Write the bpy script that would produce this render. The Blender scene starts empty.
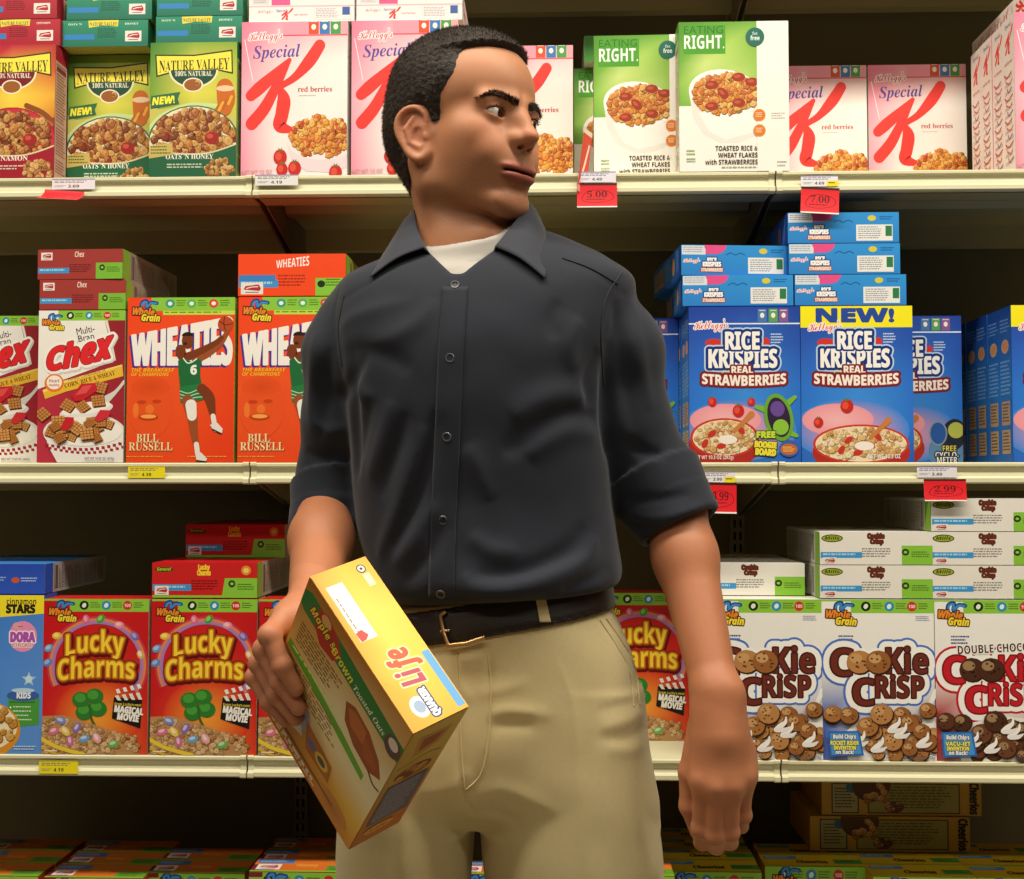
import bpy, bmesh, math, random
import numpy as np
from mathutils import Vector, Matrix

# ------------------------------------------------------------------ basics
scn = bpy.context.scene
COL = scn.collection
PI = math.pi

def lin(c):
    return c / 12.92 if c <= 0.04045 else ((c + 0.055) / 1.055) ** 2.4

def hx(s):
    """'rrggbb' -> linear rgba"""
    s = s.lstrip('#')
    return tuple(lin(int(s[i:i + 2], 16) / 255) for i in (0, 2, 4)) + (1.0,)

def mix(a, b, t):
    return tuple(a[i] * (1 - t) + b[i] * t for i in range(4))

# camera of the photograph: 1024 x 879, focal length in pixels F
F = 1152.0
CAM = Vector((0, 0, 1.2))
YAW = math.radians(1.85)        # turned a little to the left
PITCH = math.radians(2.3)       # and a little up
cam_data = bpy.data.cameras.new('camera')
cam_data.sensor_fit = 'HORIZONTAL'
cam_data.sensor_width = 36
cam_data.lens = 36 * F / 1024
cam_data.clip_start = 0.02
cam = bpy.data.objects.new('camera', cam_data)
cam.location = CAM
cam.rotation_euler = (PI / 2 + PITCH, 0, YAW)
COL.objects.link(cam)
scn.camera = cam
RC = cam.rotation_euler.to_matrix()

def ray(px, py):
    return RC @ Vector(((px - 512) / F, -(py - 439.5) / F, -1.0))

def at(px, py, Y):
    """the point of the vertical plane y = Y that the pixel (px, py) shows"""
    d = ray(px, py)
    return CAM + d * (Y / d.y)

def proj(p):
    q = RC.transposed() @ (Vector(p) - CAM)
    return (512 + F * q.x / -q.z, 439.5 - F * q.y / -q.z)

# ------------------------------------------------------------------ materials
def mat(name, rough=0.5, spec=0.5, color=None, attr=None, noise=0.0, nscale=60, bump=0.0, bscale=400,
        metal=0.0, sheen=0.0, sss=0.0, bdist=0.0005, coat=0.0):
    m = bpy.data.materials.new(name)
    m.use_nodes = True
    nt = m.node_tree
    b = nt.nodes['Principled BSDF']
    b.inputs['Roughness'].default_value = rough
    b.inputs['Specular IOR Level'].default_value = spec
    b.inputs['Metallic'].default_value = metal
    if coat:
        b.inputs['Coat Weight'].default_value = coat
        b.inputs['Coat Roughness'].default_value = 0.25
    if sheen:
        b.inputs['Sheen Weight'].default_value = sheen
        b.inputs['Sheen Roughness'].default_value = 0.5
    if sss:
        b.inputs['Subsurface Weight'].default_value = sss
        b.inputs['Subsurface Radius'].default_value = (0.012, 0.005, 0.003)
        b.inputs['Subsurface Scale'].default_value = 0.6
    tc = nt.nodes.new('ShaderNodeTexCoord')
    if attr:
        a = nt.nodes.new('ShaderNodeAttribute')
        a.attribute_name = attr
        src = a.outputs['Color']
    else:
        rgb = nt.nodes.new('ShaderNodeRGB')
        rgb.outputs[0].default_value = color
        src = rgb.outputs[0]
    if noise:
        n = nt.nodes.new('ShaderNodeTexNoise')
        n.inputs['Scale'].default_value = nscale
        n.inputs['Detail'].default_value = 4
        nt.links.new(tc.outputs['Object'], n.inputs['Vector'])
        mr = nt.nodes.new('ShaderNodeMapRange')
        mr.inputs['To Min'].default_value = 1 - noise
        mr.inputs['To Max'].default_value = 1 + noise
        nt.links.new(n.outputs['Fac'], mr.inputs['Value'])
        mx = nt.nodes.new('ShaderNodeMix')
        mx.data_type = 'RGBA'
        mx.blend_type = 'MULTIPLY'
        mx.inputs['Factor'].default_value = 1
        nt.links.new(src, mx.inputs['A'])
        nt.links.new(mr.outputs['Result'], mx.inputs['B'])
        src = mx.outputs['Result']
    nt.links.new(src, b.inputs['Base Color'])
    if bump:
        n2 = nt.nodes.new('ShaderNodeTexNoise')
        n2.inputs['Scale'].default_value = bscale
        n2.inputs['Detail'].default_value = 3
        nt.links.new(tc.outputs['Object'], n2.inputs['Vector'])
        bp = nt.nodes.new('ShaderNodeBump')
        bp.inputs['Strength'].default_value = bump
        bp.inputs['Distance'].default_value = bdist
        nt.links.new(n2.outputs['Fac'], bp.inputs['Height'])
        nt.links.new(bp.outputs['Normal'], b.inputs['Normal'])
    return m

M_PRINT = mat('printed_card', 0.42, 0.35, attr='Col', noise=0.03, nscale=30)
M_SHELF = mat('cream_enamel', 0.42, 0.45, hx('dcd8b4'), noise=0.04, nscale=12)
M_STEEL = mat('brown_grey_enamel', 0.55, 0.35, hx('7a6f52'), noise=0.08, nscale=8)
M_FLOOR = mat('floor_tile', 0.35, 0.4, hx('8a7e68'), noise=0.06, nscale=5)

# ------------------------------------------------------------------ objects
def link(o, parent=None):
    COL.objects.link(o)
    if parent is not None:
        o.parent = parent
    return o

def obj(name, me, material=None, parent=None, smooth=False):
    if material is not None and not me.materials:
        me.materials.append(material)
    if smooth:
        me.polygons.foreach_set('use_smooth', [True] * len(me.polygons))
    return link(bpy.data.objects.new(name, me), parent)

def tag(o, label, cat, group=None, kind=None):
    o['label'] = label
    o['category'] = cat
    if group:
        o['group'] = group
    if kind:
        o['kind'] = kind
    return o

def bm_mesh(name, bm):
    me = bpy.data.meshes.new(name)
    bm.normal_update()
    bm.to_mesh(me)
    bm.free()
    return me

def box_into(bm, lo, hi, bevel=0.0, seg=2):
    r = bmesh.ops.create_cube(bm, size=1)
    vs = r['verts']
    for v in vs:
        v.co = Vector([lo[i] + (v.co[i] + 0.5) * (hi[i] - lo[i]) for i in range(3)])
    if bevel:
        es = list({e for v in vs for e in v.link_edges})
        bmesh.ops.bevel(bm, geom=es, offset=bevel, segments=seg, affect='EDGES', profile=0.6)

def prism_x(bm, prof, x0, x1):
    """a profile in the y-z plane swept along x"""
    a = [bm.verts.new((x0, y, z)) for y, z in prof]
    b = [bm.verts.new((x1, y, z)) for y, z in prof]
    n = len(prof)
    for i in range(n):
        j = (i + 1) % n
        bm.faces.new((a[i], a[j], b[j], b[i]))
    bm.faces.new(a[::-1])
    bm.faces.new(b)
    bmesh.ops.recalc_face_normals(bm, faces=bm.faces[:])

# ------------------------------------------------------------------ printed artwork
_base = {'b': (0x1D5D4, 0x1D5EE, 0x1D7EC), 's': (0x1D400, 0x1D41A, 0x1D7CE), 'si': (0x1D468, 0x1D482, 0x1D7CE),
         'k': (0x1D4D0, 0x1D4EA, 0x1D7CE), 'bi': (0x1D63C, 0x1D656, 0x1D7EC)}
_tcache = {}

def glyphs(s, font='b', off=0.0):
    key = (s, font, off)
    if key in _tcache:
        return _tcache[key]
    t = s
    if font in _base:
        U, L, D = _base[font]
        t = ''.join(chr(U + ord(c) - 65) if 'A' <= c <= 'Z' else chr(L + ord(c) - 97) if 'a' <= c <= 'z'
                    else chr(D + ord(c) - 48) if '0' <= c <= '9' else c for c in s)
    cu = bpy.data.curves.new('letters', 'FONT')
    cu.body = t
    cu.offset = off
    cu.resolution_u = 2
    o = bpy.data.objects.new('letters', cu)
    COL.objects.link(o)
    dg = bpy.context.evaluated_depsgraph_get()
    me = bpy.data.meshes.new_from_object(o.evaluated_get(dg))
    vs = [(v.co.x, v.co.y) for v in me.vertices]
    fs = [tuple(p.vertices) for p in me.polygons]
    bpy.data.objects.remove(o)
    bpy.data.curves.remove(cu)
    bpy.data.meshes.remove(me)
    n = {}
    for f in fs:
        for a, b in zip(f, f[1:] + f[:1]):
            n[(min(a, b), max(a, b))] = n.get((min(a, b), max(a, b)), 0) + 1
    es = [e for e, c in n.items() if c == 1]
    _tcache[key] = (vs, fs, es)
    return _tcache[key]

def smooth_pts(pts, n=6):
    """Catmull-Rom through tuples of any length"""
    if len(pts) < 3:
        return list(pts)
    P = [pts[0]] + list(pts) + [pts[-1]]
    out = []
    for i in range(1, len(P) - 2):
        for k in range(n):
            t = k / n
            out.append(tuple(0.5 * (2 * b + (c - a) * t + (2 * a - 5 * b + 4 * c - d) * t * t + (3 * b - a - 3 * c + d) * t ** 3)
                             for a, b, c, d in zip(P[i - 1], P[i], P[i + 1], P[i + 2])))
    out.append(tuple(pts[-1]))
    return out

def clip_poly(pts, w, h):
    """pts: [(x, y, col)] clipped to the panel"""
    for ax, lim, sgn in ((0, 0, 1), (0, w, -1), (1, 0, 1), (1, h, -1)):
        out = []
        n = len(pts)
        for i in range(n):
            p, q = pts[i], pts[(i + 1) % n]
            dp, dq = (p[ax] - lim) * sgn, (q[ax] - lim) * sgn
            if dp >= 0:
                out.append(p)
            if (dp >= 0) != (dq >= 0):
                t = dp / (dp - dq)
                out.append((p[0] + t * (q[0] - p[0]), p[1] + t * (q[1] - p[1]), mix(p[2], q[2], t)))
        pts = out
        if len(pts) < 3:
            return []
    return pts

class Art:
    """flat print of w x h millimetres; drawing units are those of the rectangle frm = (x0, y0, x1, y1), y down"""
    def __init__(s, w, h, frm=None, seed=1):
        s.w, s.h = w, h
        x0, y0, x1, y1 = frm or (0, 0, w, h)
        s.x0, s.y1 = x0, y1
        s.kx, s.ky = w / (x1 - x0), h / (y1 - y0)
        s.z = 0.0
        s.V, s.C, s.P = [], [], []
        s.rnd = random.Random(seed)
        s.frm = (x0, y0, x1, y1)

    def L(s):
        s.z += 0.012

    def _c(s, c):
        return hx(c) if isinstance(c, str) else c

    def poly(s, pts, col, layer=True):
        if layer:
            s.L()
        cols = col if isinstance(col, list) else [col] * len(pts)
        q = [((x - s.x0) * s.kx, (s.y1 - y) * s.ky, s._c(c)) for (x, y), c in zip(pts, cols)]
        q = clip_poly(q, s.w, s.h)
        if len(q) < 3:
            return
        ar = sum(q[i][0] * q[(i + 1) % len(q)][1] - q[(i + 1) % len(q)][0] * q[i][1] for i in range(len(q)))
        if ar < 0:
            q.reverse()
        n0 = len(s.V)
        for x, y, c in q:
            s.V.append((x, y, s.z))
            s.C.append(c)
        s.P.append(tuple(range(n0, len(s.V))))

    def rect(s, x0, y0, x1, y1, col):
        s.poly([(x0, y0), (x1, y0), (x1, y1), (x0, y1)], col)

    def bg(s, col):
        s.rect(*s.frm, col)

    def grad(s, x0, y0, x1, y1, rows):
        """rows: list (top to bottom) of lists (left to right) of colours"""
        s.L()
        n, m = len(rows) - 1, len(rows[0]) - 1
        for i in range(n):
            for j in range(m):
                xa, xb = x0 + (x1 - x0) * j / m, x0 + (x1 - x0) * (j + 1) / m
                ya, yb = y0 + (y1 - y0) * i / n, y0 + (y1 - y0) * (i + 1) / n
                s.poly([(xa, ya), (xb, ya), (xb, yb), (xa, yb)],
                       [s._c(rows[i][j]), s._c(rows[i][j + 1]), s._c(rows[i + 1][j + 1]), s._c(rows[i + 1][j])], False)

    def ell(s, cx, cy, rx, ry, col, n=22, rot=0, a0=0, a1=360, rim=None):
        """ellipse or (with a0, a1) a segment of one; rim: colour at the edge, blended from the centre"""
        pts = []
        full = a1 - a0 >= 360
        for i in range(n if full else n + 1):
            a = math.radians(a0 + (a1 - a0) * i / n)
            x, y = rx * math.cos(a), ry * math.sin(a)
            c, sn = math.cos(math.radians(rot)), math.sin(math.radians(rot))
            pts.append((cx + x * c - y * sn, cy + x * sn + y * c))
        if rim:
            s.L()
            for i in range(n):
                s.poly([(cx, cy), pts[i], pts[(i + 1) % len(pts)]], [s._c(col), s._c(rim), s._c(rim)], False)
        else:
            s.poly(pts, col)

    def stroke(s, pts, wid, col, n=6, cap=True, sm=True):
        """a brush stroke; wid: one width or one per point"""
        if not isinstance(wid, (list, tuple)):
            wid = [wid] * len(pts)
        q = [(x, y, w) for (x, y), w in zip(pts, wid)]
        if sm:
            q = smooth_pts(q, n)
        Lf, Rt = [], []
        for i, (x, y, w) in enumerate(q):
            a, b = q[max(0, i - 1)], q[min(len(q) - 1, i + 1)]
            dx, dy = b[0] - a[0], b[1] - a[1]
            l = math.hypot(dx, dy) or 1
            nx, ny = -dy / l * w / 2, dx / l * w / 2
            Lf.append((x + nx, y + ny))
            Rt.append((x - nx, y - ny))
        s.L()
        for i in range(len(q) - 1):
            s.z += .004 if i % 2 == 0 else -.004
            s.poly([Lf[i], Lf[i + 1], Rt[i + 1], Rt[i]], col, False)
        if cap:
            s.z += .004
            for k, r in ((0, q[0]), (-1, q[-1])):
                s.z += 0.004
                s.poly([(r[0] + r[2] / 2 * math.cos(a * PI / 8), r[1] + r[2] / 2 * math.sin(a * PI / 8)) for a in range(16)], col, False)

    def text(s, t, x, y, cap, col, font='b', fit=None, out=(), bold=0.0, al='c', rot=0, shear=0.0, warp=None, sx=1.0):
        """baseline at y, capitals cap high; fit: total width; out: [(grow, colour), ...] from the outside in"""
        vs, fs, es = glyphs(t, font, 0.0)
        if not vs:
            return
        k = cap / 0.7
        xa, xb = min(v[0] for v in vs), max(v[0] for v in vs)
        kx = fit / (xb - xa) if fit else k * sx
        W = (xb - xa) * kx
        ox = {'c': -W / 2, 'l': 0, 'r': -W}[al]
        cr, sr = math.cos(math.radians(rot)), math.sin(math.radians(rot))
        pts = []
        for vx, vy in vs:
            gx = (vx - xa) * kx + ox
            gy = vy * k
            gx += shear * gy
            if warp:
                gx, gy = warp(gx / (W or 1), gy / cap, W, cap)
            pts.append((x + gx * cr + gy * sr, y + gx * sr - gy * cr))
        # borders: the outline grown evenly, cut out of a fine grid of the letters' distance field
        ks = math.sqrt(s.kx * s.ky)
        mx = max([g for g, _ in out] + [bold]) * k * ks
        field = s._field(pts, es, mx + .3, k * ks) if mx > .02 * k * ks else None
        for grow, c in list(out) + [(bold, col)]:
            s.L()
            c = s._c(c)
            if field is None or grow <= 0.02:
                for f_ in fs:
                    s.poly([pts[i] for i in f_], c, False)
            else:
                s._region(field, grow * k * ks, c)

    def _field(s, pts, es, pad, em):
        P = np.array([((x - s.x0) * s.kx, (s.y1 - y) * s.ky) for x, y in pts])
        lo = np.maximum(P.min(0) - pad, 0)
        hi = np.minimum(P.max(0) + pad, (s.w, s.h))
        if (hi - lo).min() <= 0:
            return None
        st = min(.30, max(.10, em * .022))
        nx, ny = [max(2, int(math.ceil(v / st)) + 1) for v in (hi - lo)]
        gx, gy = np.linspace(lo[0], hi[0], nx), np.linspace(lo[1], hi[1], ny)
        G = np.stack(np.meshgrid(gx, gy), -1).reshape(-1, 2)
        d2 = np.full(len(G), 1e9)
        odd = np.zeros(len(G), bool)
        for i, j in es:
            a, b = P[i], P[j]
            ab = b - a
            q = G - a
            m = (G[:, 0] > min(a[0], b[0]) - pad) & (G[:, 0] < max(a[0], b[0]) + pad)
            if m.any():
                t = np.clip(q[m] @ ab / (ab @ ab + 1e-12), 0, 1)
                e = q[m] - t[:, None] * ab
                d2[m] = np.minimum(d2[m], (e * e).sum(1))
            if a[1] != b[1]:
                c = (a[1] > G[:, 1]) != (b[1] > G[:, 1])
                odd ^= c & (G[:, 0] < a[0] + (G[:, 1] - a[1]) / (b[1] - a[1]) * ab[0])
        d = np.sqrt(d2)
        return gx, gy, np.where(odd, -d, d).reshape(ny, nx)

    def _region(s, field, w, c):
        gx, gy, D_ = field
        D_ = D_ - w
        ins = D_ < 0
        def add(pl):
            n0 = len(s.V)
            for p in pl:
                s.V.append((p[0], p[1], s.z))
                s.C.append(c)
            s.P.append(tuple(range(n0, len(s.V))))
        cnt = ins[:-1, :-1].astype(int) + ins[1:, :-1] + ins[:-1, 1:] + ins[1:, 1:]
        for r in range(cnt.shape[0]):
            row = cnt[r]
            i = 0
            nz = np.nonzero(row)[0]
            while len(nz) and i < len(nz):
                q = nz[i]
                if row[q] == 4:
                    e = q
                    while e + 1 < len(row) and row[e + 1] == 4:
                        e += 1
                    add([(gx[q], gy[r]), (gx[e + 1], gy[r]), (gx[e + 1], gy[r + 1]), (gx[q], gy[r + 1])])
                    i += e - q + 1
                    continue
                cr = [(q, r), (q + 1, r), (q + 1, r + 1), (q, r + 1)]
                pl = []
                for k in range(4):
                    (xa, ya), (xb, yb) = cr[k], cr[(k + 1) % 4]
                    va, vb = D_[ya, xa], D_[yb, xb]
                    if va < 0:
                        pl.append((gx[xa], gy[ya]))
                    if (va < 0) != (vb < 0):
                        t = va / (va - vb)
                        pl.append((gx[xa] + (gx[xb] - gx[xa]) * t, gy[ya] + (gy[yb] - gy[ya]) * t))
                if len(pl) > 2:
                    add(pl)
                i += 1

    def lines(s, x0, y0, x1, y1, n, col, th=0.45):
        """rows of small print too fine to read"""
        s.L()
        dy = (y1 - y0) / n
        for i in range(n):
            x = x0
            end = x1 - s.rnd.random() * 0.25 * (x1 - x0)
            while x < end:
                w = (x1 - x0) * (0.04 + 0.1 * s.rnd.random())
                s.poly([(x, y0 + i * dy), (min(x + w, end), y0 + i * dy), (min(x + w, end), y0 + (i + th) * dy), (x, y0 + (i + th) * dy)], col, False)
                x += w + (x1 - x0) * 0.025

    def blobs(s, inside, n, size, cols, squash=0.65, shade=True, sides=7, bounds=None):
        """pieces of cereal: irregular pieces, each with a lighter top and a dark edge"""
        x0, y0, x1, y1 = bounds or s.frm
        k = 0
        z0 = s.z + .012
        tries = 0
        while k < n and tries < n * 30:
            tries += 1
            x, y = s.rnd.uniform(x0, x1), s.rnd.uniform(y0, y1)
            if not inside(x, y):
                continue
            k += 1
            r = size * s.rnd.uniform(0.6, 1.2)
            rot = s.rnd.uniform(0, PI)
            q = s.rnd.uniform(squash, 1)
            c = s._c(s.rnd.choice(cols))
            sh = [s.rnd.uniform(0.78, 1.15) for _ in range(sides)]
            def ring(f, dx=0, dy=0):
                o = []
                for i in range(sides):
                    a = 2 * PI * i / sides
                    u, v = r * f * sh[i] * math.cos(a), r * f * q * sh[i] * math.sin(a)
                    o.append((x + dx + u * math.cos(rot) - v * math.sin(rot), y + dy + u * math.sin(rot) + v * math.cos(rot)))
                return o
            s.z = z0 + (k % 45) * .011
            if shade:
                s.poly(ring(1.12, 0.08 * r, 0.14 * r), mix(c, hx('2a0e02'), 0.62), False)
                s.z += 0.003
            s.poly(ring(1), c, False)
            if shade:
                s.z += 0.003
                s.poly(ring(0.55, -0.2 * r, -0.24 * r), mix(c, hx('ffe0a0'), 0.22), False)
                s.z += 0.003
                s.poly(ring(0.34, 0.05 * r, 0.02 * r), mix(c, hx('5a2408'), 0.18), False)
        s.z = z0 + 45 * .011 + .01

    def mesh(s, name):
        me = bpy.data.meshes.new(name)
        me.from_pydata([(x / 1000, y / 1000, z / 1000) for x, y, z in s.V], [], s.P)
        a = me.attributes.new('Col', 'FLOAT_COLOR', 'POINT')
        a.data.foreach_set('color', [c for col in s.C for c in col])
        me.materials.append(M_PRINT)
        return me

def carton(name, w, d, h, front, top, side, back=None, bev=0.0012):
    """closed carton standing at its base centre-front: x -w/2..w/2, y 0..d, z 0..h; closed flap seam on the top"""
    bm = bmesh.new()
    box_into(bm, (-w / 2, 0, 0), (w / 2, d, h), bev, 2)
    # the glued flap: a shallow step along the top
    box_into(bm, (-w / 2 + 0.002, d * 0.30, h - 0.0004), (w / 2 - 0.002, d - 0.002, h + 0.0006))
    lay = bm.loops.layers.float_color.new('Col')
    F_, T_, S_, B_ = hx(front), hx(top), hx(side), hx(back or front)
    for f in bm.faces:
        n = f.normal
        f.normal_update()
        n = f.normal
        c = T_ if abs(n.z) > 0.75 else S_ if abs(n.x) > 0.75 else B_ if n.y > 0.5 else F_
        for l in f.loops:
            l[lay] = c
    me = bm_mesh(name, bm)
    me.materials.append(M_PRINT)
    return me

MM = 0.0005                       # prints stand half a millimetre off the card
M_RIGHT = Matrix(((0, 0, 1, 0), (1, 0, 0, 0), (0, 1, 0, 0), (0, 0, 0, 1)))
M_LEFT = Matrix(((0, 0, -1, 0), (-1, 0, 0, 0), (0, 1, 0, 0), (0, 0, 0, 1)))
# ------------------------------------------------------------------ the printed boxes
def inell(cx, cy, rx, ry):
    return lambda x, y: ((x - cx) / rx) ** 2 + ((y - cy) / ry) ** 2 < 1

FLAKES = ['d9862a', 'c9701f', 'e2a044', 'b85a1c', 'cf7b2b', 'e8b35c']
GRANOLA = ['9a5424', 'b87834', '7c3e1c', 'c08a48', 'a86230', '8a3220', 'cc9c58']

def whole_grain(A, x, y, w):
    """blue squiggle over the words; x, y: left and bottom"""
    k = w / 100
    A.stroke([(x + 30 * k, y - 40 * k), (x + 34 * k, y - 66 * k), (x + 52 * k, y - 72 * k), (x + 50 * k, y - 48 * k), (x + 66 * k, y - 66 * k), (x + 88 * k, y - 64 * k)], 13 * k, '1f3f8a')
    A.stroke([(x + 32 * k, y - 42 * k), (x + 36 * k, y - 64 * k), (x + 50 * k, y - 69 * k), (x + 51 * k, y - 50 * k), (x + 66 * k, y - 64 * k), (x + 86 * k, y - 63 * k)], 7 * k, '3a8fd0')
    A.text('Whole', x + 40 * k, y - 22 * k, 24 * k, 'e8882c', 'bi', fit=78 * k, out=[(0.13, '2a1408'), (0.1, '3a1c0a')], bold=0.03, rot=4)
    A.text('Grain', x + 66 * k, y, 23 * k, 'f6d93a', 'bi', fit=66 * k, out=[(0.13, '2a1408'), (0.1, '3a1c0a')], bold=0.03, rot=3)

def goodness_strip(A, x0, y0, x1, y1, col='8cc63e'):
    A.rect(x0, y0, x1, y1, col)
    h = y1 - y0
    w = x1 - x0
    for f, c, g in ((0.18, '1e2a18', 'e8f0d8'), (0.46, '2f8fb8', 'e8f4f8'), (0.73, 'c8322a', 'f8e8e0')):
        cx, cy = x0 + f * w, (y0 + y1) / 2
        A.ell(cx, cy, h * 0.36, h * 0.36, c, 18)
        if f > 0.7:
            A.text('100', cx, cy + h * 0.12, h * 0.24, g, 'b', fit=h * 0.5)
        else:
            A.ell(cx, cy, h * 0.16, h * 0.2, g, 10, rot=30)
        A.lines(cx + h * 0.48, cy - h * 0.24, cx + h * 0.48 + 0.13 * w, cy + h * 0.26, 3, '4a6a20')

def stamp(A, x, y, w, h):
    """small red and white coupon stamp"""
    A.rect(x, y, x + w, y + h, 'e8e0d8')
    A.poly([(x + w * .12, y + h * .6), (x + w * .2, y + h * .3), (x + w * .8, y + h * .16), (x + w * .9, y + h * .5), (x + w * .84, y + h * .72)], 'b02a34')
    A.stroke([(x + w * .25, y + h * .5), (x + w * .5, y + h * .38), (x + w * .76, y + h * .36)], h * .08, 'f0e0dc')
    A.rect(x + w * .2, y + h * .8, x + w * .8, y + h * .87, '705050')

def kelloggs(A, x, y, w, cap):
    A.text("Kellogg's", x, y, cap, 'd8263c', 'k', fit=w, out=[(0.07, 'fbf0ee')], bold=0.0, al='l', rot=-3)

def badge(A, x0, y0, x1, y1, c):
    A.rect(x0, y0, x1, y1, c)
    w, h = x1 - x0, y1 - y0
    A.ell((x0 + x1) / 2, y0 + h * .5, w * .24, h * .2, 'f4ece0', 10)
    A.rect(x0 + w * .15, y0 + h * .1, x1 - w * .15, y0 + h * .16, 'e8dcd0')

def berry(A, x, y, r, rot=0):
    A.ell(x, y, r, r * 1.1, 'c8261e', 14)
    A.ell(x - .25 * r, y - .1 * r, r * .5, r * .6, 'e2503c', 10)
    for a in (-60, -20, 20, 60):
        t = math.radians(a - 90)
        A.poly([(x - .2 * r, y - .8 * r), (x + .2 * r, y - .8 * r), (x + r * .8 * math.cos(t), y - .7 * r + r * .7 * math.sin(t))], '5a7a26')

# ---- granola flakes
def art_valley(w, h, red=False):
    A = Art(w, h, (614, 172, 980, 712), 3 if red else 4)
    if red:
        A.grad(614, 172, 980, 480, [['b01c30', 'b81c3a', 'b02a30'], ['c8442a', 'e8a83a', 'c8502a'], ['d8902c', 'f2d44a', 'e8a838'], ['c89030', 'efc848', 'd07828']])
        A.rect(614, 470, 980, 712, 'a01828')
    else:
        A.grad(614, 172, 980, 480, [['3c7c2c', '8aa83c', '80a430'], ['609434', 'd4cc54', 'b0c040'], ['709c34', 'dcd450', 'c8c848'], ['2e7434', 'c0c048', 'ccc04c']])
        A.poly([(614, 420), (650, 440), (760, 430), (980, 470), (980, 712), (614, 712)], 'c4c060')
        A.stroke([(600, 540), (660, 470), (780, 425), (900, 430)], 16, 'c8dc98')
    lead = '7a1420' if red else '1f4a34'
    def arc(fx, fy, W, cap):
        return fx * W, fy * cap * (.86 + .22 * (2 * fx) ** 2) + 0.14 * cap * (1 - (2 * fx) ** 2) - .1 * cap + fx * cap * .2
    A.poly([(634, 220), (800, 222), (960, 203), (964, 302), (900, 288), (800, 290), (710, 294), (640, 312)], '3a3414')
    A.poly([(640, 226), (800, 228), (955, 210), (958, 294), (900, 282), (800, 284), (708, 288), (646, 304)], 'f2e24c')
    A.text('NATURE VALLEY', 800, 284, 46, '2c2a14', 's', fit=296, warp=arc, bold=0.012)
    A.ell(797, 284, 104, 74, 'e8e4b0', 24, a0=0, a1=180)
    A.ell(797, 284, 96, 66, lead, 24, a0=0, a1=180)
    A.text('100% NATURAL', 797, 308, 20, 'f0ecd8', 's', fit=158)
    A.ell(795, 344, 43, 29, 'f0e8d0')
    A.ell(795, 344, 37, 24, '9a5a24')
    A.blobs(inell(795, 344, 30, 18), 8, 11, GRANOLA)
    if not red:
        A.poly([(620, 388), (742, 372), (732, 398), (738, 420), (618, 438)], '2f6b4a')
        A.text('NEW!', 672, 420, 28, 'f8ec3a', 'bi', fit=94, bold=0.03, rot=-5)
        A.stroke([(930, 355), (936, 400), (930, 440)], [70, 76, 60], 'c8681c')
        A.ell(932, 360, 38, 12, 'e8c8a0')
        for i in range(4):
            A.stroke([(880 + i * 22, 470 - i * 16), (905 + i * 18, 430 - i * 12)], 12, ['b8601c', 'e8a838'][i % 2])
    else:
        A.stroke([(860, 420), (930, 450), (975, 490)], 20, '8a4a20')
        A.stroke([(850, 445), (920, 470), (970, 500)], 14, 'b06a34')
    rim = 'a81a30' if red else '2c6a3c'
    A.ell(800, 585, 196, 158, rim, 30)
    A.ell(800, 578, 186, 146, 'e4dcb8' if not red else 'c83040', 30)
    A.blobs(inell(798, 560, 172, 116), 330, 17, GRANOLA, bounds=(626, 440, 975, 680))
    A.ell(878, 560, 30, 26, '9c2420', 14)
    A.ell(870, 552, 14, 10, 'c85040', 10)
    A.poly([(614, 600), (720, 622), (860, 622), (985, 585), (985, 720), (614, 720)], 'a01a2c' if red else '22603e')
    A.stroke([(605, 598), (720, 620), (860, 620), (985, 583)], 6, 'd8d0a0')
    A.text('CINNAMON' if red else "OATS 'N HONEY", 785, 643, 20, 'f4f0e4', 's', fit=170 if red else 200, bold=0.01)
    A.lines(690, 662, 860, 684, 2, 'c8d0b8')
    if not red:
        A.poly([(614, 590), (712, 578), (716, 625), (614, 640)], 'c8b060')
        A.lines(622, 590, 706, 628, 3, '5a6a2a')
    A.blobs(inell(915, 680, 66, 36), 60, 11, ['c08a48', 'a06a34', 'd8a868'])
    return A.mesh('granola_box_print')

def flap_valley(w, d, red=False):
    A = Art(w, d, (265, 66, 632, 186), 2)
    A.grad(265, 66, 632, 186, [['b82a3a'] * 2, ['a01a2c'] * 2] if red else [['2a8c6c'] * 2, ['1c6e58'] * 2])
    A.poly([(375, 68), (505, 64), (502, 96), (440, 90), (378, 100)], 'e8d850')
    A.text('NATURE VALLEY', 440, 92, 17, '2c2a14', 's', fit=118)
    A.text("OATS 'N" if not red else 'CINNAMON', 318, 88, 9, 'e8f0e4', 's', fit=58)
    A.text('HONEY' if not red else 'CINNAMON', 562, 88, 9, 'e8f0e4', 's', fit=60)
    A.rect(272, 130, 402, 154, '2f80c0')
    A.lines(415, 104, 510, 150, 5, '1a4a38' if not red else '6a1420')
    stamp(A, 534, 116, 70, 48)
    return A.mesh('granola_box_top_print')

def side_small_print(w, h, base='d8c0a8', ink='7a4a38', top=None, seed=5):
    A = Art(w, h, (0, 0, 60, 260), seed)
    A.bg(base)
    if top:
        A.rect(0, 0, 60, 30, top)
    A.rect(5, 36, 55, 38, ink)
    A.rect(6, 40, 54, 50, ink)
    A.lines(6, 54, 54, 150, 16, ink, 0.5)
    A.rect(6, 154, 54, 155.5, ink)
    A.lines(6, 160, 54, 215, 10, ink, 0.5)
    A.lines(6, 222, 54, 250, 5, ink, 0.5)
    return A.mesh('small_print')

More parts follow.
